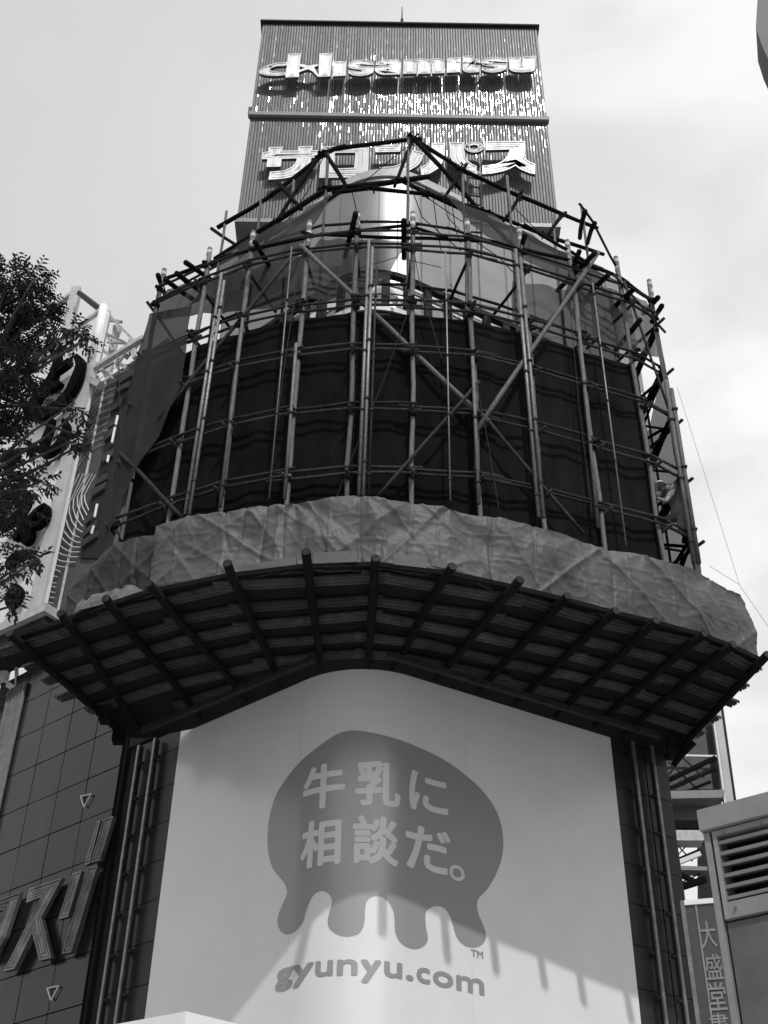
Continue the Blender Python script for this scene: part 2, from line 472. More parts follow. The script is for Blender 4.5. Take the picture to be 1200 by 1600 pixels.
# vertical rails beside the billboard
def rail(x0, y0, x1, y1, off, wdt, label):
    ua, za = wall_uz(x0, y0, off); ub, zb_ = wall_uz(x1, y1, off); u = (ua + ub) / 2
    t = thing('gondola_rail', wall(u, off, .15), label, 'rail', 'vertical steel rails on the building')
    d = (wall(u + .01, 0) - wall(u - .01, 0)).normalized(); nn = d.cross(Vector((0, 0, 1)))
    k = MB(); k.box(wall(u, off, (H + .1 + .15) / 2), d * wdt / 2, nn * .02, (0, 0, (H - .05) / 2)); k.build('rail_face', M_rail, t)
    k = MB(); k.box(wall(u, off - .07, (H + .1 + .15) / 2), d * .014, nn * .048, (0, 0, (H - .05) / 2)); k.build('rail_web', M_dark, t)
    z = 6.2
    while z < H - .2:
        k = MB(); k.box(wall(u, off - .075, z), d * .1, nn * .04, (0, 0, .03)); k.build('bracket', M_dark, t); z += .78
rail(222, 1150, 150, 1600, .16, .06, 'left of the two steel rails on the dark strip left of the billboard')
rail(243, 1150, 180, 1600, .16, .06, 'steel rail nearest the left edge of the billboard')
rail(992, 1156, 1037, 1600, .16, .06, 'steel rail nearest the right edge of the billboard')
rail(1028, 1180, 1066, 1600, .22, .06, 'outer steel rail at the right end of the dark wall')

# ------------------------------------------------------------------ upper silver volume with rounded corner
A2 = at_h(590, 262, 30.2); A2 = Vector((A2.x, A2.y, 0))
sv = thing('silver_penthouse', (A2.x, A2.y + 2, TOPZ), 'silver metal clad upper storey with rounded corner behind the log frame', 'building')
def up_plan(off=0.0):
    Ld, Rd = Vector((-.735, .678, 0)), Vector((.868, .497, 0)); nl, nr = Vector((-.678, -.735, 0)), Vector((.497, -.868, 0))
    tl = 1.35; turn = math.acos(-Ld.dot(Rd)); rad = tl / math.tan(turn / 2)
    ap = A2 + Vector((.02, -.42, 0)); cc = ap + Ld * tl - nl * rad
    pts = [ap + Ld * (tl + 4.6) + nl * off]
    for s in (3.4, 2.3, 1.15): pts.append(ap + Ld * (tl + s) + nl * off)
    n = 42
    for i in range(n + 1):
        a = turn * i / n; ca, sa = math.cos(a), math.sin(a)
        pts.append(cc + Vector((nl.x * ca - nl.y * sa, nl.x * sa + nl.y * ca, 0)) * (rad + off))
    for s in (.9, 1.8, 2.7, 3.6, 4.5, 5.4, 6.3, 7.2): pts.append(ap + Rd * (tl + s) + nr * off)
    return pts
pp = up_plan(); n = len(pp)
def ring(name, z0, z1, off, m, smooth=False):
    q = up_plan(off); vs = [(p.x, p.y, z0) for p in q] + [(p.x, p.y, z1) for p in q]
    vs += [(q[-1].x, 33, z0), (q[0].x, 33, z0), (q[-1].x, 33, z1), (q[0].x, 33, z1)]
    fs = [(i, i + 1, n + i + 1, n + i) for i in range(n - 1)]
    fs += [(n - 1, 2 * n, 2 * n + 2, 2 * n - 1), (0, n, 2 * n + 3, 2 * n + 1), (2 * n, 2 * n + 1, 2 * n + 3, 2 * n + 2)]
    fs.append(tuple(range(n, 2 * n)) + (2 * n + 2, 2 * n + 3))
    fs.append(tuple(reversed(range(n))) + (2 * n + 1, 2 * n))
    o = obj(name, vs, fs, m, sv)
    if smooth:
        for p in o.data.polygons:
            p.use_smooth = False
    return o
ZS = 30.1
ring('wall', TOPZ + .01, ZS - .3, 0, M_silver, True)
ring('cornice', ZS - .3, ZS, .06, M_whited)
ring('fascia_band', TOPZ + 2.0, TOPZ + 2.32, .03, M_white)
for i in list(range(0, 4)) + [4, 13, 25, 34, 46] + list(range(47, n - 1)):
    p = up_plan(.012)[i]; q = up_plan(.012)[min(i + 1, n - 1)]; d = (q - p).normalized()
    k = MB(); k.box((p.x, p.y, (TOPZ + 1.1 + ZS - .35) / 2), d * .012, d.cross(Vector((0, 0, 1))) * .014, (0, 0, (ZS - TOPZ - 1.5) / 2)); k.build('seam', M_steel, sv)

# ------------------------------------------------------------------ tall sign tower
YT = 30.0
def TW(x, y, off=0.0): return at_y(x, y, YT - off)
tw = thing('sign_tower', (.35, YT + 1.5, ZS), 'tall corrugated metal sign tower with two rows of big letters on the roof', 'sign')
XL, XR, ZB, ZM, ZTP = -5.62, 6.26, 38.55, 45.0, 51.75
b = MB(); b.box(((XL + XR) / 2, YT + 1.75, (ZB + ZTP) / 2), ((XR - XL) / 2 - .1, 0, 0), (0, 1.55, 0), (0, 0, (ZTP - ZB) / 2)); b.build('backing', M_ribb, tw)
rnd = random.Random(3)
def rib_field(z0, z1, name):
    vs, fs = [], []; n = 104; pw = (XR - XL) / n; seg = .27
    prof = [(-.5, 0.0), (-.38, .026)]
    for az_ in (0.0, 3, 6, 8.5): prof.append((prof[-1][0] + .175, prof[-1][1] - .175 * pw * math.tan(R(az_))))
    prof.append((.5, 0.0)); NP = len(prof)
    for i in range(n):
        xc = XL + (i + .5) * pw; z = z0; rty = rnd.gauss(0, .012)
        while z < z1 - .02:
            zz = min(z + seg * rnd.uniform(.8, 1.25), z1)
            tx, ty = rnd.gauss(.0047, .0006), rty + rnd.gauss(0, .011)
            k = len(vs)
            for zz_, sgn in ((z, -1), (zz - .012, 1)):
                for (a, d) in prof:
                    vs.append((xc + a * pw * .98, YT - d - tx * sgn * (zz - z) / .27 - a * pw * ty * 2, zz_))
            for j in range(NP - 1): fs.append((k + j, k + j + 1, k + NP + 1 + j, k + NP + j))
            z = zz
    o = obj(name, vs, fs, M_rib, tw)
    return o
tag(rib_field(ZB, ZM - .12, 'rib'), kind='stuff')
tag(rib_field(ZM + .12, ZTP, 'rib'), kind='stuff')
b = MB(); b.box(((XL + XR) / 2, YT + 1.6, ZTP + .08), ((XR - XL) / 2 + .1, 0, 0), (0, 1.76, 0), (0, 0, .045)); b.build('cornice', M_dwall, tw)
b = MB(); b.box(((XL + XR) / 2, YT - .08, ZM), ((XR - XL) / 2 + .06, 0, 0), (0, .12, 0), (0, 0, .11)); b.build('middle_band', M_grey, tw)
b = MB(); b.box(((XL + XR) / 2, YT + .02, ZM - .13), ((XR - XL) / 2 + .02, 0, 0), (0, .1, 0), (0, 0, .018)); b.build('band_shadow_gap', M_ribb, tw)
b = MB(); b.box(((XL + XR) / 2, YT + 1.6, ZB - .12), ((XR - XL) / 2 + .05, 0, 0), (0, 1.75, 0), (0, 0, .1)); b.build('bottom_edge', M_steel, tw)
p = TW(628, 38); q = TW(628, 16)
b = MB(); b.tube((p.x, YT - .05, ZTP + .12), (p.x, YT - .05, ZTP + 1.5), .035, .015); b.tube((p.x, YT - .05, ZTP + .12), (p.x, YT - .05, ZTP + .5), .06); b.build('lightning_rod', M_led, tw)
for x in (XL + .6, -1.6, 2.4, XR - .6):
    for y in (YT + .5, YT + 2.8):
        b = MB(); b.bar((x, y, ZS), (x, y, ZB - .22), .3); b.build('leg', M_steel, tw)
for x0, x1 in ((XL + .6, -1.6), (-1.6, 2.4), (2.4, XR - .6)):
    b = MB(); b.bar((x0, YT + .5, ZS + .3), (x1, YT + .5, ZB - .6), .14); b.build('brace', M_steel, tw)
b = MB(); b.box((XL - .1, YT + .5, 46.0), (.1, 0, 0), (0, .15, 0), (0, 0, .2)); b.build('side_lamp', M_ribb, tw)

def letter_mesh(name, outer, holes, face_pt, nrm, depth, rim, parent, mface, mside, rows=3, parts=True):
    """outer/holes: closed outlines in 2D plane coords; face_pt(u, v, d) -> world point; ridged concentric face"""
    c = bpy.data.curves.new('outline', 'CURVE'); c.dimensions = '2D'; c.fill_mode = 'FRONT'
    for loop in [outer] + holes:
        sp = c.splines.new('POLY'); sp.points.add(len(loop) - 1); sp.use_cyclic_u = True
        for i, p in enumerate(loop): sp.points[i].co = (p[0], p[1], 0, 1)
    o = bpy.data.objects.new('outline', c); COL.objects.link(o)
    dg = bpy.context.evaluated_depsgraph_get(); ev = o.evaluated_get(dg); me = ev.to_mesh()
    bm = bmesh.new(); bm.from_mesh(me); ev.to_mesh_clear(); bpy.data.objects.remove(o); bpy.data.curves.remove(c)
    bmesh.ops.remove_doubles(bm, verts=bm.verts, dist=1e-4)
    for f in bm.faces:
        f.normal_update()
        if f.normal.z < 0: f.normal_flip()
    bm.normal_update()
    bedge = [e for e in bm.edges if e.is_boundary]
    # side wall, from the outline back to the panel
    sv_, sf = [], []
    for e in bedge:
        k = len(sv_); a, b_ = e.verts
        sv_ += [face_pt(a.co.x, a.co.y, depth), face_pt(b_.co.x, b_.co.y, depth), face_pt(b_.co.x, b_.co.y, 0), face_pt(a.co.x, a.co.y, 0)]
        sf.append((k, k + 1, k + 2, k + 3))
    for v in bm.verts: v.co.z = depth
    inner = bm.faces[:]
    for r_ in range(rows):
        for th, dz in ((rim * .5, 0), (rim * .12, -.03 if r_ == 0 else -.015), (rim * .6, 0), (rim * .15, .02)):
            try: bmesh.ops.inset_region(bm, faces=inner, thickness=th, depth=0, use_even_offset=True, use_boundary=True)
            except Exception: break
            if dz:
                vs_ = {v for f in inner for v in f.verts}
                for v in vs_: v.co.z += dz
    bm.verts.index_update()
    vs = [face_pt(v.co.x, v.co.y, v.co.z) for v in bm.verts]; fs = [[v.index for v in f.verts] for f in bm.faces]
    bm.free()
    f = obj(name, vs, fs, mface, parent)
    s_ = obj('return', sv_, sf, mside, f if parts else parent)
    return f
def tower_letter(ox, oy, outer, holes=(), sm=False, rim=.07, rows=2, s=7.5):
    def cv(pts, sm_=sm):
        q = [TW(ox + x / s, oy + y / s, .53) for x, y in pts]; q = [(p.x, p.z) for p in q]
        return smooth_closed(q, 3) if sm_ else q
    fp = lambda u, v, d: Vector((u, YT - .40 - d, v))
    letter_mesh('letter', cv(outer), [cv(h) for h in holes], fp, None, .13, rim, tw, M_letter, M_letter2, rows)
L1 = (400, 70); L2 = (540, 70); L3 = (690, 70)
tower_letter(*L1, [(362,203),(300,205),(250,209),(200,220),(150,234),(105,252),(70,275),(42,300),(35,315),(42,332),(60,342),(95,352),(130,358),(190,363),(250,363),(348,352),(347,320),(290,320),(230,315),(185,305),(165,297),(162,288),(180,272),(210,259),(240,250),(300,243),(360,240)], rows=1)
tower_letter(*L1, [(380,104),(527,99),(500,375),(345,382)])
tower_letter(*L1, [(516,228),(560,228),(612,245),(660,236),(730,228),(728,244),(680,262),(740,372),(722,372),(665,312),(612,286),(560,300),(506,320),(508,295),(575,270),(514,250)], rows=0)
tower_letter(*L1, [(745,100),(895,95),(870,368),(733,373)])
tower_letter(*L1, [(915,195),(1060,190),(1045,360),(900,368)])
s_pts = [(328,235),(318,205),(300,190),(240,176),(150,176),(80,188),(40,215),(30,245),(45,272),(100,284),(165,290),(190,300),(190,310),(165,311),(100,306),(40,295),(35,330),(60,345),(90,356),(170,365),(260,352),(320,325),(335,290),(325,256),(270,252),(200,248),(165,241),(165,225),(200,226),(270,235)]
tower_letter(*L2, s_pts, rim=.05)
tower_letter(*L2, [(355,236),(362,212),(380,195),(450,178),(540,172),(610,180),(640,196),(650,218),(640,345),(450,350),(390,340),(358,320),(345,300),(350,272),(370,252),(440,246),(512,240),(512,214),(485,214),(480,232),(400,240)], [[(475,283),(510,278),(510,295),(475,300)]], rim=.05)
tower_letter(*L2, [(682,175),(820,172),(850,160),(920,158),(980,172),(1010,160),(1090,158),(1135,168),(1155,190),(1160,330),(1015,335),(1006,215),(997,215),(993,335),(850,340),(844,215),(836,215),(828,335),(675,340)], rim=.05)
tower_letter(*L3, [(70,155),(222,148),(218,318),(62,325)])
tower_letter(*L3, [(250,130),(370,128),(385,165),(440,172),(440,200),(395,208),(395,240),(440,250),(440,318),(330,325),(270,315),(252,298),(245,275)], rim=.05)
tower_letter(*L3, [(x * .99 + 435, y * .95 - 22) for x, y in s_pts], rim=.05)
tower_letter(*L3, [(785,145),(930,142),(936,240),(943,240),(948,138),(1092,135),(1100,270),(1090,295),(1065,310),(950,322),(850,315),(810,300),(793,275)], rim=.06)
G1 = (400, 210); G2 = (560, 210); G3 = (700, 210)
tower_letter(*G1, [(150,150),(315,143),(305,190),(495,188),(500,140),(665,135),(660,185),(730,185),(720,270),(650,272),(640,320),(610,375),(560,430),(500,467),(430,495),(300,520),(145,530),(165,435),(280,428),(350,412),(400,390),(440,362),(465,325),(480,280),(300,285),(288,375),(122,380),(135,288),(65,290),(72,208),(148,200)], rim=.1)
tower_letter(*G1, [(775,140),(1325,130),(1312,500),(740,508)], [[(925,215),(1165,212),(1150,390),(915,400)]], rim=.1)
tower_letter(*G2, [(190,125),(495,120),(490,200),(200,208)], rim=.09)
tower_letter(*G2, [(640,180),(770,215),(755,270),(740,310),(715,345),(680,375),(600,420),(450,470),(250,480),(250,385),(400,372),(500,345),(560,305),(600,260)], rim=.09)
tower_letter(*G2, [(860,100),(1015,98),(1010,250),(985,330),(940,395),(850,450),(740,490),(730,385),(790,355),(830,315),(850,270)], rim=.09)
tower_letter(*G3, [(20,95),(180,92),(186,200),(200,260),(240,315),(280,345),(335,370),(335,465),(280,450),(230,430),(190,400),(160,362),(150,380),(110,385),(80,355),(50,310),(25,260)], rim=.09)
el = lambda cx, cy, rx, ry: [(cx + rx * math.cos(t * math.pi / 10), cy + ry * math.sin(t * math.pi / 10)) for t in range(20)]
tower_letter(*G3, el(305, 148, 112, 62), [el(305, 146, 50, 27)], rim=.06)
tower_letter(*G3, [(440,80),(900,78),(908,140),(905,190),(890,265),(920,295),(960,320),(1020,345),(1020,465),(960,453),(900,430),(840,403),(790,365),(720,403),(650,430),(520,456),(405,465),(402,365),(530,355),(590,335),(640,310),(680,275),(705,235),(725,175),(440,182)], rim=.1)

# ------------------------------------------------------------------ scaffold
OUT = [(-5.21,19.65),(-4.09,18.99),(-3.05,18.5),(-1.8,18.1),(-.67,17.95),(.5,17.95),(1.74,18.06),(2.98,18.45),(4.15,18.9),(5.35,19.35),(6.05,19.85)]
INN = [(-5.0,20.95),(-3.75,20.1),(-2.65,19.5),(-1.6,19.1),(-.6,18.95),(.45,18.95),(1.45,19.1),(2.5,19.5),(3.65,20.0),(4.85,20.55),(5.55,21.15)]
SC = thing('scaffold', (0, 19, H), 'tall pole scaffold lashed round the rounded building corner above the overhanging deck', 'scaffold')
def V3(p, z, dx=0, dy=0): return Vector((p[0] + dx, p[1] + dy, z))
tips = [(257,421),(328,388),(396,362),(484,346),(559,331),(645,332),(730,344),(811,356),(886,376),(962,402),(1014,438)]
for p, t in zip(OUT, tips):
    zt = at_y(t[0], t[1], p[1]).z
    q = at_y(t[0], t[1], p[1])
    r1, r2 = .046, .056
    o = pole('standard', V3(p, H + .06), (q.x, p[1], zt), r1, M_pole, SC, r2, seg=10, bend=.05)
    k = MB()  # pale bound tip
    for j in range(3):
        k.tube((q.x, p[1], zt - .1 - j * .26), (q.x, p[1], zt - .24 - j * .26), .062 - j * .002)
    tag(k.build('tip_binding', M_whited, o, True), kind='stuff')
inner_tips = [(354,330),(410,292),(459,282),(513,232),(638,213),(723,275),(792,275),(863,337),(908,320)]
def inner_y(x, y): return at_poly(x, y, INN)
for x, y in inner_tips:
    q = inner_y(x, y)
    pole('inner_standard', (q.x, q.y, H + .06), q, .04, M_pole, SC, .035, seg=12, bend=.05)
levels = [14.9, 16.45, 18.05, 19.65, 20.95, 21.15, 22.75, 23.3]
rr = random.Random(5)
def path_pt(pl, t):
    i = min(int(t), len(pl) - 2); f = t - i
    return (pl[i][0] + (pl[i + 1][0] - pl[i][0]) * f, pl[i][1] + (pl[i + 1][1] - pl[i][1]) * f)
def outw(p, d):
    v = Vector((p[0], p[1] - 24.5, 0)).normalized(); return (p[0] + v.x * d, p[1] + v.y * d)
# ledgers: doubled poles tied on the outside and the inside of the standards
bays = [(0, 1.15), (.95, 3.1), (2.75, 5.1), (4.85, 6.4), (6.1, 8.1), (7.9, 10.05)]
for z in levels:
    pair = (0, .13) if z not in (20.95, 21.15, 23.3) else (0,)
    pair = tuple(x_ * 1.3 for x_ in pair)
    for dz in pair:
        for (t0, t1) in bays:
            js = rr.uniform(-.08, .08)
            a, b_ = path_pt(OUT, max(0, t0 + js)), path_pt(OUT, min(10, t1 + js))
            mids = [i for i in range(11) if t0 + .3 < i < t1 - .3]
            seq = [a] + [OUT[i] for i in mids] + [b_]
            off = .09 if dz == 0 else .07
            seq = [outw(p, off) for p in seq]
            k = MB()
            zz = z + dz + rr.uniform(-.03, .03)
            for i in range(len(seq) - 1):
                k.tube(V3(seq[i], zz + .02 * i), V3(seq[i + 1], zz + .02 * (i + 1)), .030, n=7, seg=3, bend=.04)
            k.build('ledger', M_led, SC, True)
for z in levels[:4] + [21.15, 22.75, 24.9]:
    for t0, t1 in ((0, 2.1), (1.9, 4.1), (3.9, 6.1), (5.9, 8.1), (7.9, 10)):
        k = MB(); a = [path_pt(INN, t0)] + [INN[i] for i in range(11) if t0 + .2 < i < t1 - .2] + [path_pt(INN, t1)]
        for i in range(len(a) - 1): k.tube(V3(a[i], z + .1), V3(a[i + 1], z + .1), .036, n=6, seg=2, bend=.03)
        k.build('inner_ledger', M_led, SC, True)
for z in levels[:4] + [21.15, 22.75]:
    for i in range(11):
        a = outw(OUT[i], .28); b_ = outw(INN[i], -.25)
        pole('transom', V3(a, z - .06), V3(b_, z - .04), .036, M_led, SC, seg=3, bend=.03, n=7)
# end bays running back to the wall on the right
for z in levels[:4] + [21.1, 22.4]:
    for dz in (0, .16):
        pole('transom', V3(OUT[10], z + dz, .05, -.1), (5.75, 22.3, z + dz), .042, M_log, SC, seg=3, n=7)
for j, z in enumerate(levels[:4]):
    z2 = levels[j + 1]
    pole('brace', V3(OUT[10], z, 0, .1), (5.8, 22.1, z2), .036, M_log, SC, n=7)
    pole('brace', (5.3, 21.4, z), V3(OUT[10], z2), .03, M_log, SC, n=7)
for x, y in ((5.75, 22.2), (5.85, 21.2), (5.2, 21.9)):
    pole('inner_standard', (x, y, H + .06), (x, y, 22.6), .04, M_pole, SC, seg=6)
for a, b_ in (((5.4, 20.2, 14.6), (5.9, 21.9, 16.2)), ((5.95, 20.3, 16.6), (5.3, 21.9, 18.0)), ((5.3, 20.4, 18.2), (5.95, 21.6, 19.6)), ((5.95, 20.2, 19.8), (5.3, 21.4, 21.0)), ((5.6, 20.6, 14.0), (5.6, 20.6, 21.6)), ((5.9, 20.9, 14.0), (5.9, 20.9, 21.4)), ((5.35, 21.2, 16.9), (6.1, 21.2, 16.9)), ((5.3, 20.7, 19.0), (6.1, 20.7, 19.0))):
    pole('end_brace', a, b_, .028, M_led, SC, seg=3, n=6)
# raking braces in front, traced positions on the front of the poles
FR = [outw(p, .16) for p in OUT]
FRP = [FR[0]] + FR[1:]
def fr(x, y): return at_poly(x, y, FRP)
for (a, b_, r_) in [((469,383),(763,658),.05), ((935,394),(745,672),.05), ((588,778),(748,596),.036), ((757,650),(912,834),.034), ((188,708),(288,812),.04), ((455,402),(248,655),.042), ((975,440),(1045,640),.03), ((958,428),(1040,520),.03)]:
    pole('brace', fr(*a), fr(*b_), r_, M_pole if r_ >= .05 else M_led, SC, seg=6, bend=.03)
# bundled twin steel uprights in front
def bundle(x0, y0, x1, y1, rr_, m, sp=.075, nn=2):
    a, b_ = fr(x0, y0), fr(x1, y1); xm = a.lerp(b_, .5)
    a = Vector((xm.x + (a.x - xm.x) * .4, xm.y - .05, a.z)); b_ = Vector((xm.x + (b_.x - xm.x) * .4, xm.y - .05, b_.z))
    for i in range(nn):
        o = pole('upright_tube', a + Vector(((i - nn / 2 + .5) * sp, 0, 0)), b_ + Vector(((i - nn / 2 + .5) * sp, 0, -.25 * i)), rr_, m, SC, seg=2, bend=0, n=8)
        z = a.z + .5 + .3 * i
        while z < b_.z - .3:
            t = (z - a.z) / (b_.z - a.z); c = a.lerp(b_, t) + Vector(((i - nn / 2 + .5) * sp, -.01, 0))
            k = MB(); k.box(c, (rr_ + .012, 0, 0), (0, rr_ + .012, 0), (0, 0, .018)); z += 1.6
            k.build('clamp', M_led, o)
bundle(290, 808, 352, 428, .036, M_steel, .08, 2)
bundle(562, 778, 581, 378, .036, M_steel, .08, 2)
bundle(848, 812, 806, 392, .040, M_steel, .09, 2)
bundle(574, 778, 590, 420, .022, M_led, .08, 1)
bundle(421, 782, 456, 388, .017, M_steel, .05, 1)
bundle(702, 785, 697, 398, .017, M_steel, .05, 1)
bundle(977, 856, 926, 444, .018, M_steel, .05, 1)
bundle(930, 825, 908, 520, .036, M_pole, .05, 1)
bundle(446, 782, 462, 540, .034, M_pole, .05, 1)
bundle(344, 795, 380, 500, .034, M_pole, .05, 1)
bundle(748, 790, 738, 560, .034, M_pole, .05, 1)
bundle(1085, 880, 1045, 600, .05, M_pole, .09, 2)
for pts in ([(526,776),(560,690),(597,600),(640,480)], [(748,614),(764,700),(779,793)], [(700,600),(735,640),(770,664)], [(185,560),(190,700),(168,850)], [(470,400),(440,600),(421,760)], [(640,350),(655,440),(690,560)], [(890,470),(905,640),(925,800)], [(560,420),(620,402),(690,418)]):
    k = MB(); k.chain([fr(*p) for p in pts], .009, 5); k.build('rope', M_led, SC)
# wire lashings at the joints
k = MB(); kr = random.Random(9)
for i, p in enumerate(OUT):
    for z in levels:
        for _ in range(3):
            q = V3(outw(p, .06), z + kr.uniform(-.04, .16), kr.uniform(-.05, .05))
            k.tube(q + Vector((-.06, 0, kr.uniform(-.05, .05))), q + Vector((.06, 0, kr.uniform(-.05, .05))), kr.uniform(.03, .055), n=6)
tag(k.build('lashing', M_log, SC), kind='stuff')

# projecting dark poles and log rings at the top
LG = thing('log_roof_frame', (0, 19, 23.5), 'dark log frame of rings and rakers on top of the pole scaffold', 'roof frame')
def ring_log(pts, dr=0, r_=.06, name='ring_log'):
    q = [inner_y(*p) for p in pts]
    for i in range(len(q) - 1):
        d = (q[i + 1] - q[i]).normalized() * .18
        pole(name, q[i] - d, q[i + 1] + d, r_, M_log, LG, r_ * .85, seg=4, bend=.05)
ring_log([(349,350),(430,300),(503,243),(530,232),(648,218)], r_=.062)
ring_log([(648,217),(723,266),(811,306),(925,353)], r_=.06)
ring_log([(653,224),(797,380)], r_=.06, name='raker')
ring_log([(345,400),(433,345),(508,296),(545,292),(660,277)], r_=.075)
ring_log([(340,412),(425,366),(530,300),(578,294),(667,303),(760,331),(853,369),(935,395)], r_=.055)
ring_log([(629,283),(741,336),(807,360),(880,398),(933,418)], r_=.06)
ring_log([(501,243),(455,310),(419,372)], r_=.05, name='raker')
ring_log([(513,247),(538,287)], r_=.06, name='raker'); ring_log([(438,289),(466,322)], r_=.055, name='raker')
ring_log([(642,225),(619,285)], r_=.05, name='raker'); ring_log([(813,303),(790,340)], r_=.05, name='raker')
ring_log([(880,337),(857,367)], r_=.05, name='raker'); ring_log([(725,262),(700,300)], r_=.05, name='raker')
ring_log([(335,360),(395,398)], r_=.045, name='raker')
def knots(pts):
    for p in pts:
        q = inner_y(*p); k = MB()
        for _ in range(7):
            v = Vector((random.uniform(-.1, .1), random.uniform(-.1, .1), random.uniform(-.1, .1)))
            k.tube(q + v, q + Vector((-v.y, v.x, -v.z)) * 1.1 + Vector((0, 0, random.uniform(-.08, .08))), .022, n=5)
        tag(k.build('lashing', M_log, LG), kind='stuff')
knots([(503,243),(648,220),(642,214),(723,266),(811,306),(877,336),(508,296),(578,294),(667,303),(760,331),(853,369),(433,345),(630,284),(741,336),(395,396)])
for pts in ([(648,220),(610,250),(560,292)], [(690,300),(700,340),(730,372)], [(676,300),(682,350),(690,395)], [(705,312),(712,360),(720,380)], [(735,372),(780,402),(806,430)], [(548,292),(560,340),(566,380)], [(655,300),(720,345),(800,360)], [(505,246),(480,300),(430,372)], [(640,286),(660,340),(720,392)], [(800,320),(850,372),(905,402)]):
    k = MB(); k.chain([inner_y(*p) for p in pts], .012, 5); k.build('rope', M_log, LG)
def fr_log(pts, r_=.04, name='ring_log'):
    q = [at_poly(*p, OUT) for p in pts]
    for i in range(len(q) - 1): pole(name, q[i], q[i + 1], r_, M_log, LG, seg=4, bend=.04)
fr_log([(492,368),(655,350)]); fr_log([(500,366),(640,372),(765,376)]); fr_log([(640,352),(700,372)]) ; fr_log([(765,376),(812,390)])
fr_log([(340,404),(492,368)], .045); fr_log([(812,388),(905,410),(965,432)], .045); fr_log([(250,438),(345,405)], .045)
fr_log([(965,430),(1012,465),(1022,488)], .04); fr_log([(905,318),(932,358),(962,415)], .03)
fr_log([(818,350),(895,395),(930,420)], .04)
for a, b_ in [((290,410),(343,446)),((276,427),(318,460)),((258,437),(305,470)),((398,378),(430,430)),((556,333),(538,402)),((631,344),(631,404)),((820,368),(812,405)),((905,393),(888,440)),((914,330),(906,372)),((929,349),(918,380)),((1028,465),(1005,490)),((1034,478),(1020,500)),((247,430),(258,462)),((930,395),(870,455)),((950,430),(905,470)),((990,452),(940,500)),((1000,500),(960,550))]:
    p = at_poly(*a, [outw(q, .55) for q in OUT]); q = at_poly(*b_, INN)
    pole('projecting_pole', p, q, .062, M_log, LG, .055, seg=3, bend=.03)

# ladder
LD = thing('ladder', inner_y(735, 400), 'dark metal ladder leaning on the silver upper storey right of the middle', 'ladder')
la, lb, lc, ld = [at_y(x, y, 20.3) for x, y in ((731, 400), (731, 270), (752, 400), (752, 274))]
k = MB(); k.bar(la, lb, .05); k.build('stile', M_led, LD); k = MB(); k.bar(lc, ld, .05); k.build('stile', M_led, LD)
for i in range(9):
    k = MB(); k.bar(la.lerp(lb, (i + .5) / 9), lc.lerp(ld, (i + .5) / 9), .035); k.build('rung', M_led, LD)

# ------------------------------------------------------------------ overhanging deck
OE = [(15,1000),(95,975),(165,950),(232,928),(355,903),(478,888),(587,885),(707,900),(808,922),(882,940),(957,960),(1020,975),(1095,995),(1140,1012),(1190,1035)]
OEp = [at_h(x, y, H) for x, y in OE]
INpx = [(185,1140),(222,1142),(314,1123),(385,1095),(437,1073),(501,1047),(575,1042),(614,1044),(681,1063),(746,1083),(805,1099),(869,1118),(929,1134),(973,1147),(1055,1178)]
INp = [at_h(x, y, H) for x, y in INpx]
DK = thing('overhanging_deck', (0, 18, H - .3), 'dark overhanging scaffold deck seen from below with radiating poles and perforated planks', 'scaffold deck')
tippx = [(15,990),(95,958),(165,935),(232,912),(355,880),(478,862),(587,872),(707,885),(808,912),(882,937),(957,960),(1020,975),(1095,995),(1140,1012),(1195,1028)]
for i in range(15):
    a, b_ = OEp[i], INp[i]
    tp = at_h(tippx[i][0], tippx[i][1], H - .16); d = (tp - b_); d.z = 0
    bb_ = at_h(INpx[i][0], INpx[i][1], H - .16) ; tp2 = tp + d.normalized() * (.12 if i in (8, 9, 10, 11, 12, 13, 14) else .0)
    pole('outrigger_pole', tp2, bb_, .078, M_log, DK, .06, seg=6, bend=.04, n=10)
    k = MB(); k.tube(tp2 + d.normalized() * .003, tp2 + d.normalized() * .012, .07, n=10); k.build('cut_end', M_led, DK)
# planks: pieces of ribbed steel board, lying on the outriggers row by row
def plank(p, q, wv, z):
    """ribbed board from p to q (plan), width vector wv"""
    prof = [(-.5, 0), (-.5, -.05), (-.38, -.05), (-.34, -.02), (-.2, -.02), (-.16, -.05), (-.04, -.05), (0, -.025), (.04, -.05), (.16, -.05), (.2, -.02), (.34, -.02), (.38, -.05), (.5, -.05), (.5, 0)]
    vs, fs = [], []
    for e in (p, q):
        for (a, dz) in prof: vs.append((e.x + wv.x * a, e.y + wv.y * a, z + dz))
    n = len(prof)
    for j in range(n): fs.append((j, (j + 1) % n, n + (j + 1) % n, n + j))
    fs.append(tuple(range(n))); fs.append(tuple(range(n, 2 * n))[::-1])
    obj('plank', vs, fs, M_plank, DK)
    k = MB(); L = (q - p).length; d = (q - p).normalized(); m_ = int(L / .13)
    for j in range(m_):       # perforations: dark studs along the two ribs
        c = p + d * (j + .5) * L / m_
        for a in (-.27, .27): k.box((c.x + wv.x * a, c.y + wv.y * a, z - .022), d * .016, wv.normalized() * .016, (0, 0, .004))
    return k
pf = MB(); dr = random.Random(11)
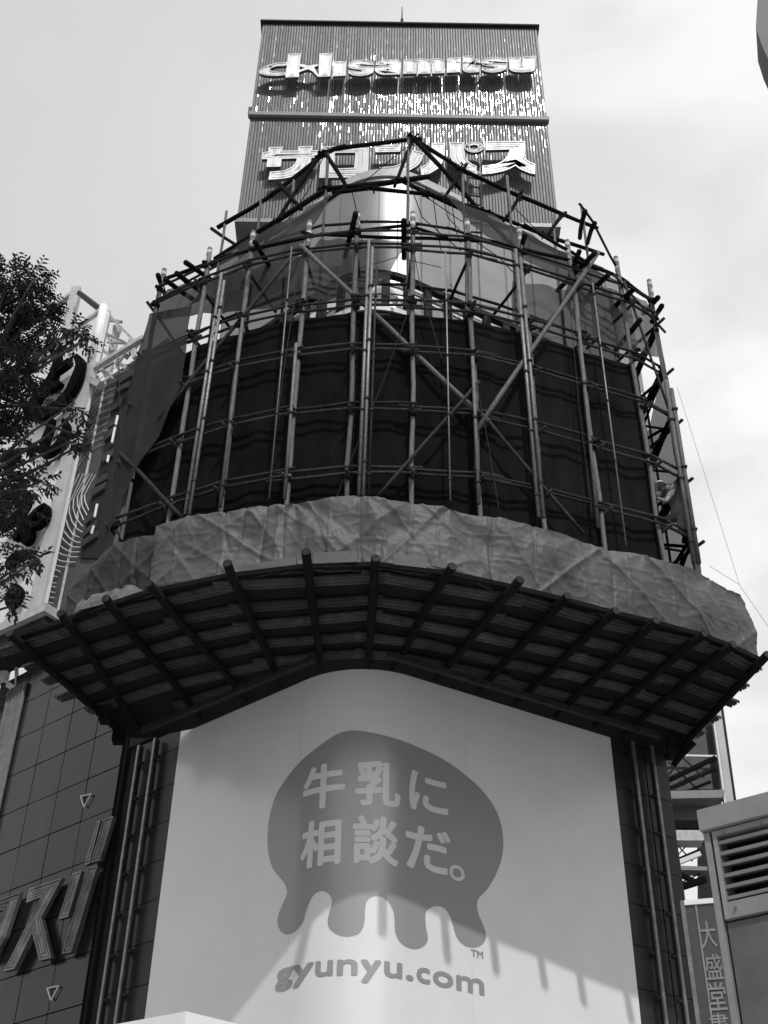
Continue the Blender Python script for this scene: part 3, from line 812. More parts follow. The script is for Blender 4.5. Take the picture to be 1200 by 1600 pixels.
for row_ in range(8):
    dist = .2 + row_ * .62 + dr.uniform(-.05, .05)
    i = 0
    while i < 14:
        span = dr.choice((1, 2, 2)) if i < 13 else 1
        if i < 6 < i + span: span = 6 - i
        span = max(1, min(span, 14 - i)); j = i + span
        def ptn(q):
            v = INp[q] - OEp[q]; L = v.length; return OEp[q] + v.normalized() * dist, L
        (a, La), (b_, Lb) = ptn(i), ptn(j)
        if dist < min(La, Lb) - .45:
            d = (b_ - a).normalized(); a2 = a - d * dr.uniform(.05, .3) * (1.6 if i == 0 else 1); b2 = b_ + d * dr.uniform(.05, .3) * (.6 if j == 14 else 1)
            wv = Vector((-d.y, d.x, 0)) * .23
            a2 = a2 + wv * dr.uniform(-.3, .3); b2 = b2 + wv * dr.uniform(-.3, .3)
            kk = plank(a2, b2, wv, H - .02 - .006 * (i % 2) - dr.uniform(0, .012)); pf.add(kk.v, kk.f)
        i = j
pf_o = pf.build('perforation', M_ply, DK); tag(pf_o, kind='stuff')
# plywood over the planks, near black to paint the shadow in the gaps
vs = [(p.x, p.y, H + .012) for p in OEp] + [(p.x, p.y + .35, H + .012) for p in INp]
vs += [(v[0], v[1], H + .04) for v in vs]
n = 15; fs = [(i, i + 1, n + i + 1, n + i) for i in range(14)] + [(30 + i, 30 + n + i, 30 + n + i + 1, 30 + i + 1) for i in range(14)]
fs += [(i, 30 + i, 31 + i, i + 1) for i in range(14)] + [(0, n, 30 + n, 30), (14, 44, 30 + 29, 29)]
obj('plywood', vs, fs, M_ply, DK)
for (a, b_) in [((493,1029),(222,1142)), ((606,1023),(1030,1150))]:
    p, q = at_h(*a, H - .3), at_h(*b_, H - .3)
    k = MB(); k.bar(p, q, .1, .1); k.build('inner_beam', M_led, DK)
for i in range(14):
    p, q = OEp[i] + Vector((0, 0, .0)), OEp[i + 1]
    v1 = (OEp[i] - INp[i]).normalized() * .05; v2 = (OEp[i + 1] - INp[i + 1]).normalized() * .05
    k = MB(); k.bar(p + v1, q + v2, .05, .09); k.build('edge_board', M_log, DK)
for x, y in ((185,1150), (165,1118), (1050,1165)):
    k = MB(); p = at_h(x, y, H - .3); k.box(p, (.1, 0, 0), (0, .12, 0), (0, 0, .14)); k.build('support_bracket', M_log, DK)
for a, b_ in (((1085,1160),(1052,1196)), ((1070,1150),(1040,1186))):
    pole('short_pole', at_h(*a, H - .12), at_h(*b_, H - .45), .06, M_log, DK)

# ------------------------------------------------------------------ sheets
def sheet(name, pl, ztop, zbot, m, label, cat, amp=.1, fu=1.4, fz=.5, nu=220, nz=24, seed=0, lean=0.0, drape=0.0, sag=.06, group=None, wob=0.0, crease=0, folds=0):
    """hanging sheet along a plan polyline; vertical folds as real displacement"""
    pts = [Vector((p[0], p[1], 0)) for p in pl]
    acc = [0]
    for i in range(len(pts) - 1): acc.append(acc[-1] + (pts[i + 1] - pts[i]).length)
    vs, fs = [], []
    for iu in range(nu + 1):
        s = acc[-1] * iu / nu; i = 0
        while i < len(pts) - 2 and acc[i + 1] < s: i += 1
        t = (s - acc[i]) / (acc[i + 1] - acc[i]); p = pts[i].lerp(pts[i + 1], t)
        # smooth normal
        d = (pts[min(i + 1, len(pts) - 1)] - pts[i]).normalized(); nn = Vector((d.y, -d.x, 0))
        ft = iu / nu
        zt = ztop(ft) if callable(ztop) else ztop; zb_ = zbot(ft) if callable(zbot) else zbot
        zt += sag * (abs(math.sin(s * 2.3 + seed)) - 1) * .6 + sag * .6 * noise.noise(Vector((s * 2, seed, 0)))
        for iz in range(nz + 1):
            f = iz / nz; z = zt + (zb_ - zt) * f
            q = Vector((s * fu + wob * f * 1.2 + seed * 7, z * fz, seed))
            a = noise.noise(q) + .5 * noise.noise(q * 2.3) + .25 * noise.noise(q * 5.1)
            dg_ = noise.noise(Vector((s * .8 + z * .9, z * .8 - s * .3, seed + 4)))
            cr = noise.noise(Vector((s * 3.1 + z * 1.1, z * 3.3, seed + 9)))
            rdg = (1 - abs(noise.noise(Vector((s * 1.5 - z * 1.6, z * .6 + s * .3, seed + 2))))) ** 6
            env = .25 + .75 * math.sin(math.pi * min(1, max(0, f * .9 + .05)))
            if folds:
                a = noise.noise(Vector((s * fu + .15 * f, seed, 0))) + .6 * noise.noise(Vector((s * fu * 2.4 + .35 * f, seed, 3))) + .12 * noise.noise(Vector((s * fu * 5 - .5 * f, seed, 8)))
                dg_ = .35 * noise.noise(Vector((s * .9 + z * .35, z * .25, seed + 4))); cr = 0; rdg = 0
            if crease:
                rg = lambda x_, y_, sd_, pw_: (1 - min(1, 2.2 * abs(noise.noise(Vector((x_, y_, sd_)))))) ** pw_
                cr = 0.0; dzt = zt - z
                for kt in range(int(s / 1.3) - 1, int(s / 1.3) + 3):      # creases fan out from the tie points
                    sk = kt * 1.3 + .45 * noise.noise(Vector((kt * 3.7, seed, 1))); dx_ = s - sk
                    rr2 = math.hypot(dx_, dzt + .02); th = math.atan2(dx_, dzt + .02)
                    pwr = .5 + .5 * noise.noise(Vector((kt * 9.1, 2, seed))) * 2
                    cr += max(0, pwr) * .05 * math.sin(th * (6 + 3 * noise.noise(Vector((kt * 5.3, 1, 1)))) + kt * 2.1 + 1.5 * noise.noise(Vector((s * .8, z * .8, kt)))) * math.exp(-((rr2 - .9) / .75) ** 2)
                cr += .05 * rg(s * .8 - z * .75, z * .25, seed + 2.5, 5) + .035 * rg(s * 1.1 + z * .9, z * .3 + 4, seed + 7.1, 5) - .035 * rg(s * 1.9, z * .35, seed + 3.3, 4)
                cr += .012 * rg(s * 3.4 + z, z * 4.2, seed + 11.2, 3) + .007 * noise.noise(Vector((s * 9, z * 9, seed)))
                gx = (s + .03 * noise.noise(Vector((z * 3, 1, 1)))) % .92 - .46; gz = (z + .04 * noise.noise(Vector((s * 1.5, 4, 1)))) % .48 - .24
                cr += .012 * math.exp(-(gx / .025) ** 2) + .010 * math.exp(-(gz / .03) ** 2)
                cr += .16 * noise.noise(Vector((s * .55, z * .5, seed))) + .07 * noise.noise(Vector((s * 1.3 - z * .6, z * .5, seed + 6)))
                a = 0; dg_ = 0; cr = cr / amp / .16 / max(env, .3)
                rdg = 0
            o_ = amp * env * (a + .8 * dg_ + .16 * cr + .55 * rdg) + lean * f
            vs.append((p.x + nn.x * o_, p.y + nn.y * o_, z))
    for iu in range(nu):
        for iz in range(nz):
            k = iu * (nz + 1) + iz
            fs.append((k, k + 1, k + nz + 2, k + nz + 1))
    o = obj(name, vs, fs, m, None, True)
    return tag(o, label, cat, group)
ea = [Vector((p.x, p.y, 0)) for p in OEp]
def shrink(i, k): 
    v = (INp[i] - OEp[i]); v.z = 0; return OEp[i] + v.normalized() * k
tarp_pl = [shrink(i, .1) for i in range(3, 14)] + [shrink(14, .15)]
p0 = shrink(2, .1).lerp(shrink(3, .1), .9)
sheet('tarpaulin', [p0] + tarp_pl, 15.05, H - .02, M_tarp, 'grey wrinkled tarpaulin hung round the edge of the overhanging deck', 'tarpaulin', amp=.09, fu=.8, fz=.55, nu=700, nz=60, seed=3, sag=.05, wob=1.0, crease=1)
lp = [shrink(1, .0).lerp(shrink(1, .1), 1)] + [shrink(2, .13), p0 + Vector((.12, .05, 0))]
sheet('mesh_sheet', lp, lambda f: 14.3 + .7 * min(1, f * 3), H - .02, M_tarp2, 'darker mesh sheet hung at the left end of the deck, left of the grey tarpaulin', 'tarpaulin', amp=.05, fu=.8, nu=160, nz=50, seed=8, crease=1)
# plastic wrapped bundle on the deck edge at the left
bp = at_h(172, 952, H + .05) + Vector((0, -.12, 0))
kv, kf = [], []
for i in range(15):
    for j in range(9):
        x = -.62 + 1.24 * i / 14; t = math.pi * j / 8
        r_ = .17 * (1 + .35 * noise.noise(Vector((i * .7, j * .9, 5)))) * (1 - .45 * abs(x / .62) ** 3)
        kv.append((bp.x + x, bp.y - math.cos(t) * r_ * .6 - .45 * x * .9, bp.z + abs(math.sin(t)) * r_ * 1.9 - .02))
for i in range(14):
    for j in range(8): kf.append((i * 9 + j, i * 9 + j + 1, i * 9 + j + 10, i * 9 + j + 9))
tag(obj('plastic_bundle', kv, kf, mat('crumpled_plastic', .16, .3, var=.35, scale=5, bump=.4, bscale=9), None), 'crumpled clear plastic bundle on the left edge of the overhanging deck', 'bundle')
# thin paler strips added for the lighter translucent patches of the tarpaulin
for i, (a, b_) in enumerate((((372,905),(468,888)), ((492,883),(560,880)), ((612,884),(664,890)), ((668,889),(700,896)))):
    p, q = at_h(*a, H + .12), at_h(*b_, H + .12)
    nn = Vector(((q - p).y, -(q - p).x, 0)).normalized() * .16
    k = MB(); k.box((p + q) / 2 + nn + Vector((0, 0, .02)), (q - p) / 2, nn.normalized() * .012, (0, 0, .11 if i < 3 else .06))
    lb = ('long added strip for a lighter translucent tarpaulin patch, left of the middle poles', 'added strip for a lighter translucent tarpaulin patch between the two middle poles', 'added strip for a lighter translucent tarpaulin patch right of the middle pole', 'short added strip for a lighter translucent tarpaulin patch beside the right middle pole')[i]
    tag(k.build('board', mat('light_tarp_patch', .11, .7), None), lb, 'board', 'strips for the lighter tarpaulin patches')

mid = [outw(OUT[i], -.17) for i in range(11)]
nets = [(0, 3.05, 'black netting panel behind the poles on the left flank of the scaffold'), (2.98, 6.05, 'black netting panel in the middle of the scaffold front'), (5.98, 9.35, 'black netting panel behind the poles on the right flank of the scaffold')]
for i, (t0, t1, lb) in enumerate(nets):
    a = [path_pt(mid, t0)] + [mid[j] for j in range(11) if t0 + .2 < j < t1 - .2] + [path_pt(mid, t1)]
    zt = (lambda f: 21.0)
    sheet('netting', a, zt, H + .1, M_netd, lb, 'netting', amp=.10, fu=.9, nu=300, nz=40, seed=20 + i, folds=1, group='black netting panels behind the poles')
# large free hanging net at the left end
P0, D0 = outw(OUT[0], .14), (OUT[1][0] - OUT[0][0], OUT[1][1] - OUT[0][1])
def netpoly(name, px, P, D, m, label, amp=.05, nx=26, ny=40):
    """px: left edge points top to bottom, right edge points top to bottom"""
    Lp, Rp = px; vs, fs = [], []
    def along(pts, t):
        s = t * (len(pts) - 1); i = min(int(s), len(pts) - 2); f = s - i
        return pts[i][0] + (pts[i + 1][0] - pts[i][0]) * f, pts[i][1] + (pts[i + 1][1] - pts[i][1]) * f
    nn = Vector((D[1], -D[0], 0)).normalized()
    for j in range(ny + 1):
        for i in range(nx + 1):
            a = along(Lp, j / ny); b_ = along(Rp, j / ny); s = i / nx
            q = at_pl(a[0] + (b_[0] - a[0]) * s, a[1] + (b_[1] - a[1]) * s, P, D)
            q += nn * amp * (noise.noise(Vector((q.x * 2.5, q.z * .7, 1))) + .6 * noise.noise(q * 1.3))
            vs.append(q)
    for j in range(ny):
        for i in range(nx): k = j * (nx + 1) + i; fs.append((k, k + nx + 1, k + nx + 2, k + 1))
    return tag(obj(name, vs, fs, m, None, True), label, 'netting')
netpoly('netting', ([(234,490),(214,560),(196,650),(176,760),(160,862)], [(300,476),(292,530),(284,600),(250,680),(205,745)]), P0, D0, M_netg, 'dark grey net hanging loose at the left end of the scaffold', .06)
# pale net closing the right end
RE = Vector((6.12, 19.72, 0)); RB = Vector((6.35, 22.6, 0))
sheet('netting', [Vector((5.55, 19.5, 0)) + Vector((.42, .1, 0)), RE, Vector((6.3, 20.4, 0)), RB, Vector((5.2, 22.95, 0))], lambda f: 22.2 - .4 * f, H + .1, M_netl, 'pale brown net closing the right end of the scaffold', 'netting', amp=.05, fu=2, nu=60, nz=40, seed=31)
sheet('netting', [(4.75, 20.55), (5.25, 21.1), (5.8, 22.3)], 20.4, H + .3, mat('end_netting', .03, .9, var=.5, scale=2.5, alpha=.8, trans=.2), 'dark see-through net on the inner poles at the right end, behind the worker', 'netting', amp=.08, fu=1.5, nu=80, nz=40, seed=41, folds=1)
# thin nets draped over the top, left and right
netpoly('netting', ([(352,395),(330,440),(295,478)], [(520,300),(470,390),(455,430)]), outw(path_pt(OUT, 1.5), -.5), (1, -.35), M_netu, 'thin black net draped from the log rings over the upper left side', .1)
netpoly('netting', ([(690,300),(735,350),(800,392)], [(935,420),(945,455),(985,515)]), outw(path_pt(OUT, 7.5), -.7), (1, .42), M_netu, 'thin black net draped from the log rings over the upper right side', .1)
netpoly('netting', ([(500,372),(480,400),(470,470)], [(640,375),(600,440),(560,470)]), outw(path_pt(OUT, 4), -.6), (1, 0), M_netu, 'torn thin black net hanging before the rounded silver corner', .12)
netpoly('netting', ([(890,430),(880,470),(905,520)], [(1010,470),(1028,510),(1035,560)]), outw(path_pt(OUT, 9.2), -.5), (1, .5), M_netl, 'pale net patch at the top of the right end of the scaffold', .06)
netpoly('netting', ([(262,452),(250,475),(240,500)], [(478,398),(474,430),(470,478)]), outw(path_pt(OUT, 1.5), -.75), (1, -.42), mat('walkway_netting', .02, .9, var=.4, scale=2.5, alpha=.9), 'dark net along the walkway behind the upper left rails', .1)
netpoly('netting', ([(800,440),(800,470),(800,505)], [(955,470),(965,520),(975,585)]), outw(path_pt(OUT, 8), -.75), (1, .42), mat('walkway_netting_grey', .05, .9, var=.4, scale=2.5, alpha=.72), 'grey net along the walkway behind the upper right rails', .1)
# pale torn sheets on the upper left
netpoly('plastic_sheet', ([(378,408),(360,452)], [(452,384),(445,415)]), outw(path_pt(OUT, 2), -1.0), (1, -.4), mat('pale_plastic', .5, .4, var=.3, scale=4, bump=.5, bscale=4), 'pale torn plastic sheet tied behind the upper left poles', .12)

# ------------------------------------------------------------------ worker
WY = 20.15
def wp(x, y, dy=0): return at_y(x, y, WY + dy)
WK = thing('person', wp(1072, 850), 'worker in pale helmet, work shirt and jeans leaning over between the right end poles', 'person')
def skin(name, joints, edges, m, parent, sub=2):
    me = bpy.data.meshes.new(name); b = base(parent)
    me.from_pydata([Vector(j[0]) - b for j in joints], edges, []); me.materials.append(m)
    o = bpy.data.objects.new(name, me); COL.objects.link(o); o.parent = parent
    mo = o.modifiers.new('skin', 'SKIN'); mo.use_smooth_shade = True
    for i, j in enumerate(joints): me.skin_vertices[0].data[i].radius = (j[1], j[1] if len(j) < 3 else j[2])
    me.skin_vertices[0].data[0].use_root = True
    s_ = o.modifiers.new('sub', 'SUBSURF'); s_.levels = sub; s_.render_levels = sub
    return o
hip = wp(1059, 800); ch = wp(1054, 778, -.05); sh = wp(1046, 764, -.1); nk = wp(1040, 763, -.15); hd = wp(1031, 762, -.22)
kneeR = wp(1064, 824, -.12); ankR = wp(1073, 846, 0)
kneeL = wp(1040, 812, .15); ankL = wp(1032, 838, .25)
shR, shL = sh + Vector((.12, -.1, 0)), sh + Vector((-.1, .14, .02))
elR = wp(1040, 784, -.35); haR = wp(1026, 778, -.45); elL = wp(1022, 782, .1); haL = wp(1012, 772, 0)
J = [(hip, .13, .12), (ch, .14, .13), (sh, .13, .11), (nk, .06), (hd, .085), (shR, .075), (elR, .05), (haR, .035), (shL, .075), (elL, .05), (haL, .035),
     (hip + Vector((.07, -.08, -.1)), .1), (kneeR, .07), (ankR + Vector((0, 0, .08)), .05), (hip + Vector((-.07, .08, -.1)), .1), (kneeL, .07), (ankL + Vector((0, 0, .08)), .05)]
skin('body', J, [(0, 1), (1, 2), (2, 3), (3, 4), (2, 5), (5, 6), (6, 7), (2, 8), (8, 9), (9, 10), (0, 11), (11, 12), (12, 13), (0, 14), (14, 15), (15, 16)], M_skin, WK)
skin('shirt', [(hip + Vector((0, 0, .03)), .155, .14), (ch, .165, .15), (sh, .15, .13), (shR, .095), (shR.lerp(elR, .8), .07), (shL, .095), (shL.lerp(elL, .8), .07)], [(0, 1), (1, 2), (2, 3), (3, 4), (2, 5), (5, 6)], M_shirt, WK)
skin('trousers', [(hip, .15, .13), (J[11][0], .12), (kneeR, .09), (ankR + Vector((0, 0, .12)), .075), (J[14][0], .12), (kneeL, .09), (ankL + Vector((0, 0, .12)), .07)], [(0, 1), (1, 2), (2, 3), (0, 4), (4, 5), (5, 6)], M_jeans, WK)
for a in (ankR, ankL):
    k = MB(); k.box(a + Vector((-.03, -.06, .04)), (.05, .0, 0), (0, .13, 0), (0, 0, .045)); k.build('shoe', M_black, WK)
for a in (haR, haL):          # gloved hand with separate fingers
    k = MB(); k.tube(a, a + Vector((-.07, -.02, 0)), .035, .03)
    for f in range(4): k.tube(a + Vector((-.06, -.02, .03 - .02 * f)), a + Vector((-.13, -.03, .02 - .02 * f)), .011, .009)
    k.tube(a + Vector((-.02, 0, .03)), a + Vector((-.07, -.03, .07)), .013, .01); k.build('hand', M_skin, WK, True)
hv, hf = [], []
for i in range(7):
    for j in range(14):
        th = math.pi / 2 * i / 6; ph = 2 * math.pi * j / 14; rb = .135 if i < 6 else .175
        hv.append(hd + Vector((math.sin(th) * math.cos(ph) * .13, math.sin(th) * math.sin(ph) * .15, math.cos(th) * .13 + .02)))
for j in range(14): ph = 2 * math.pi * j / 14; hv.append(hd + Vector((math.cos(ph) * .15 - .02, math.sin(ph) * .17 - .02, .015)))
for i in range(7):
    for j in range(14): hf.append((i * 14 + j, i * 14 + (j + 1) % 14, (i + 1) * 14 + (j + 1) % 14, (i + 1) * 14 + j))
obj('helmet', hv, hf, M_helmet, WK, True)
k = MB()
for dx in (-.03, .03): k.tube(hd + Vector((dx, -.082, .0)), hd + Vector((dx, -.09, .0)), .011)
k.build('eye', M_black, WK)
k = MB(); k.tube(hd + Vector((0, -.08, -.02)), hd + Vector((0, -.105, -.035)), .012, .017); k.build('nose', M_skin, WK)

# guy wire at the right
for a, b_, lb in (((1058,605),(1156,915),'thin wire slanting down the sky right of the scaffold'), ((1156,915),(1215,1000),'thin wire running down from the corner of the tarpaulin'), ((1108,884),(1156,914),'thin cord along the top right edge of the tarpaulin')):
    k = MB(); k.tube(at_y(*a, 19.4), at_y(*b_, 19.4), .0045, n=5); tag(k.build('guy_wire', M_grey), lb, 'wire')

# ------------------------------------------------------------------ left tiled building
LWP = wall(UL - .38, .02); LD_ = DL
def lw(x, y, off=0.0):
    q = at_pl(x, y, LWP + NL * off, LD_); return ((q - LWP).dot(LD_), q.z)
def lwp(u, z, off=0.0):
    q = LWP + LD_ * u + NL * off; return Vector((q.x, q.y, z))
TB = thing('tiled_building', lwp(3, 0), 'dark glossy square tiled building at lower left with big metal kana letters', 'building')
ua, za = lw(30.4, 1324); ub, zb1 = lw(77.6, 1306.4); uc, zc = lw(125, 1290); _, zd = lw(16, 1390); _, ze = lw(12.4, 1210)
pu = abs(ua - uc) / 2; ulft, _ = lw(40, 1085)
_, zrow1 = lw(71, 1260 + 275 / 5.926)          # crossing on one row
_, zrow0 = lw(101, 1175); rows_between = 2
pz = abs(zrow0 - zrow1) / 2
UTR = .05; ztop_t = zrow0 + pz * 5
def lbox(name, u0, u1, z0, z1, off, th, m, parent):
    n_ = NL; c = lwp((u0 + u1) / 2, (z0 + z1) / 2, off - th / 2)
    k = MB(); k.box(c, LD_ * (u1 - u0) / 2, n_ * th / 2, (0, 0, (z1 - z0) / 2)); return k.build(name, m, parent)
lbox('wall', UTR, ulft + 2.5, 0.14, 17.2, -.06, 6.0, M_joint, TB)
cols = []
u = ua
while u - pu > UTR: u -= pu
cols = [UTR + .02, u]
while cols[-1] + pu < ulft + 1.2: cols.append(cols[-1] + pu)
tr = random.Random(4)
z = zrow1
while z - pz > 4: z -= pz
while z < 17.0:
    for i in range(len(cols) - 1):
        if cols[i + 1] - cols[i] < .1: continue
        o = lbox('tile', cols[i] + .012, cols[i + 1] - .012, z + .012, z + pz - .012, tr.uniform(-.002, .003), .05, M_tile, TB)
        vs_ = o.data.vertices
        for v in vs_: v.co.x += tr.uniform(-.003, .003)
    z += pz
# fluted column strip at its left
for j in range(6):
    u = ulft + .02 + j * .12
    k = MB(); k.tube(lwp(u, .15, .06), lwp(u, 16.9, .06), .055, n=8); k.build('flute', M_facade, TB, True)
def kana(outer, depth=.09):
    q = [lw(x / 5.926, 1260 + y / 5.926, .3) for x, y in outer]
    q = [(-a, b_) for a, b_ in q]
    letter_mesh('letter', q, [], lambda u, v, d: lwp(-u, v, .10 + d), None, depth, .05, TB, M_kana, M_letter2, 2)
kana([(-120,875),(148,775),(8,1195),(-110,1400),(-190,1420),(-10,940),(-120,970)])
kana([(235,745),(535,643),(340,1010),(430,1385),(320,1415),(256,1152),(88,1490),(-10,1515),(340,820),(198,878)])
kana([(630,605),(712,580),(588,1005),(498,1030)])
kana([(775,550),(862,530),(615,1335),(528,1352)])
kana([(862,120),(890,113),(785,515),(742,527)])
kana([(915,105),(1008,70),(885,480),(800,505)])
for tri in ([(305,737),(345,728),(318,778)], [(178,1465),(222,1455),(193,1510)]):
    pts = [lwp(*lw(x / 2.424, 940 + y / 2.424, .05), .05) for x, y in tri]
    k = MB(); k.chain(pts + [pts[0]], .014); k.build('triangle_mark', M_neon, TB)

# ------------------------------------------------------------------ ribbed facade with curved neon lines (behind the scaffold, left)
FP = lwp(4.0, 0, -.4); FD = Vector((-.81, .586, 0)); FN = Vector((-.586, -.81, 0))
def fc(x, y, off=0.0): return at_pl(x, y, FP + FN * off, FD)
NB = thing('ribbed_building', fc(120, 900).to_2d().to_3d(), 'grey ribbed building face with curved neon lines between the white sign and scaffold', 'building')
prism('facade_panel', [fc(*p) for p in ((143,607),(262,528),(262,1010),(48,1010))], 1.2, FN, M_facade, NB)
NL_ = [[(620,0),(560,130),(515,250),(510,330),(530,410),(570,480),(620,497)],[(650,0),(590,130),(545,230),(540,300),(560,370),(600,430),(650,460)],[(680,0),(620,110),(575,200),(570,270),(595,350),(645,412)],[(700,0),(650,90),(605,180),(605,250),(655,365)],[(725,0),(680,80),(635,170),(640,250),(680,325)],[(745,10),(705,80),(660,170),(665,220),(700,300)],[(480,390),(500,450),(550,510),(600,535),(640,540)],[(465,465),(500,520),(560,570),(630,577)],[(447,535),(490,580),(550,612),(625,612)],[(430,590),(480,630),(560,650),(610,650)],[(420,645),(470,680),(540,693),(590,690)],[(410,690),(450,720),(515,733)],[(405,735),(475,768)],[(392,790),(450,808)],[(375,850),(440,855)],[(370,872),(437,888)],[(362,918),(430,930)],[(352,960),(424,970)],[(347,1002),(417,1012)],[(333,1050),(408,1057)],[(322,1090),(398,1092)]]
for ln in NL_:
    k = MB(); k.chain([fc(x / 5, 740 + y / 5, .04) for x, y in ln], .016, 6); k.build('neon_line', M_neon, NB)
for j in range(5, 17):
    f = j / 16
    a = (118 + 26 * f * .9, 742 - 128 * f); ctrl = (140 + 22 * f, 690 - 100 * f); b_ = (168 + 28 * f, 640 - 62 * f)
    a = (104 + 40 * f, 800 - 190 * f); b_ = (150 + 58 * f, 760 - 192 * f - 10 * (1 - f)); ctrl = (120 + 46 * f, 755 - 185 * f)
    pts = []
    for t in range(6):
        t /= 5; pts.append(fc((1 - t) ** 2 * a[0] + 2 * t * (1 - t) * ctrl[0] + t * t * b_[0], (1 - t) ** 2 * a[1] + 2 * t * (1 - t) * ctrl[1] + t * t * b_[1], .03))
    k = MB(); k.chain(pts, .013, 6); k.build('rib_line', M_whited, NB)
prism('end_wall', [fc(*p, .06) for p in ((184,588),(236,552),(205,700),(176,872),(126,872),(140,790),(163,700))], .3, FN, M_dwall, NB)
for q in ([(183,590),(207,574),(205,586),(186,599)],[(181,606),(201,595),(199,604),(183,612)],[(171,632),(193,618),(188,632),(174,642)],[(167,661),(183,650),(182,660),(170,668)],[(161,678),(180,665),(178,676),(162,689)],[(158,712),(178,700),(174,712),(160,722)],[(150,748),(168,738),(166,748),(148,758)],[(141,766),(166,752),(162,763),(143,775)],[(133,808),(144,798),(141,812),(132,820)],[(128,832),(150,812),(148,822),(128,840)],[(126,845),(152,828),(150,838),(126,855)]):
    prism('louvre', [fc(*p, .14) for p in q], .07, FN, mat('louvre_metal', .05, .6), NB)
for a, b_ in (((184,650),(181,664)), ((180,668),(175,692)), ((152,788),(148,808)), ((147,822),(143,834)), ((170,712),(168,722))):
    k = MB(); k.bar(fc(*a, .2), fc(*b_, .2), .06); k.build('white_strip', M_white, NB)
lowest = fc(100, 1010).z
k = MB(); c0, c1 = fc(48, 1010), fc(262, 1010)
prism('lower_wall', [(c0.x, c0.y, lowest - .6), (c1.x, c1.y, c1.z - .01), (c1.x, c1.y, .14), (c0.x, c0.y, .14)][::-1], 1.0, FN, M_dwall, NB)

# ------------------------------------------------------------------ white sign board with black brush kana, left
WD = Vector((-.81, .586, 0)); WN = Vector((-.586, -.81, 0)); WPt = at_y(107, 725, 26.2); WPt.z = 0
def wb(x, y, off=0.0): return at_pl(x, y, WPt + WN * off, WD)
WB = thing('white_signboard', wb(60, 960).to_2d().to_3d() , 'white rooftop signboard with black brush letters behind the tree at left', 'sign')
tl_, tr_, bl_, br_ = wb(-60, 610), wb(150, 487), wb(-150, 1035), wb(46, 962)
zt_, zb_ = wb(150, 487).z, wb(46, 962).z
xr = (wb(144, 607) + wb(62, 965)) / 2
c = Vector((xr.x, xr.y, 0)); far = c + WD * 7
prism('board', [(c.x, c.y, zb_), (far.x, far.y, zb_), (far.x, far.y, zt_ - .3), (c.x, c.y, zt_ - .3)], .1, WN, M_white, WB)
prism('edge_column', [c + WN * .1 + Vector((0, 0, zb_ - .2)), c + WD * .5 + WN * .1 + Vector((0, 0, zb_ - .2)), c + WD * .5 + WN * .1 + Vector((0, 0, zt_ - 2.4)), c + WN * .1 + Vector((0, 0, zt_ - 2.4))], 0.1, WN, mat('column_white', .55, .5, var=.1), WB)
k = MB(); k.tube((*(c + WD * .2 + WN * .02).to_2d(), zt_ - 2.4), (*(c + WD * .2 + WN * .02).to_2d(), zt_), .13, n=10); k.build('corner_post', M_white, WB, True)
k = MB(); k.box((*(c + WD * 3.3 + WN * -.1).to_2d(), zb_ - .35), WD * 3.9, WN * .5, (0, 0, .12)); k.build('bottom_ledge', M_whited, WB)
k = MB(); k.box((*(c + WD * 3.3 + WN * -.1).to_2d(), zb_ - .8), WD * 3.8, WN * .35, (0, 0, .3)); k.build('soffit', M_dwall, WB)
k = MB(); 
for s_ in (1.0, 4.0, 6.6): k.box((*(c + WD * s_ - WN * .9).to_2d(), (zb_ - 1.1) / 2), WD * .2, WN * .2, (0, 0, (zb_ - 1.1) / 2))
k.build('support', M_dwall, WB)
def frame_bar(a, b_, off1, off2, w_=.16, name='frame_bar', m=M_whited):
    k = MB(); k.bar(wb(*a, off1), wb(*b_, off2), w_); k.build(name, m, WB)
frame_bar((158,484), (60,560), 0, 0, .12)
frame_bar((122,452), (30,520), -2.2, -2.2, .16)
frame_bar((120,452), (104,520), -2.2, -2.2, .32)
frame_bar((124,458), (160,486), -2.0, 0, .16, m=M_led)
TR = thing('steel_truss', wb(175, 590, -1).to_2d().to_3d(), 'pale steel truss platform on the roof between white sign and scaffold', 'truss')
def tb(a, b_, off=-.6, w_=.1, m=M_whited):
    k = MB(); k.bar(wb(*a, off), wb(*b_, off), w_); k.build('truss_bar', m, TR)
for a, b_, off, w_ in [((130,586),(224,528),0,.14),((132,590),(158,602),0,.2),((137,590),(200,552),-.4,.08),((168,489),(149,573),-.4,.2),((183,511),(168,588),-1.2,.2),((168,490),(208,531),-.8,.08),((158,545),(172,556),-.8,.1),((168,500),(190,503),-1,.08),((162,520),(196,535),-1,.06),((165,516),(176,548),-1,.06),((190,512),(176,548),-1.2,.06),((152,570),(172,592),-.2,.1),((176,558),(187,580),-.2,.06),((158,575),(178,592),-.2,.06),((196,552),(182,572),-.2,.06),((184,566),(198,576),-.2,.1),((195,560),(222,528),-.6,.12),((168,535),(205,537),-1,.06),((205,531),(212,560),-.6,.14)]:
    tb(a, b_, off, w_)
for i_, s_ in enumerate(((150,590),(172,586))):
    p = wb(*s_, -.8); k = MB(); k.bar((p.x, p.y, .14), (p.x, p.y, p.z), .2); k.build('support_post', M_whited, TR)
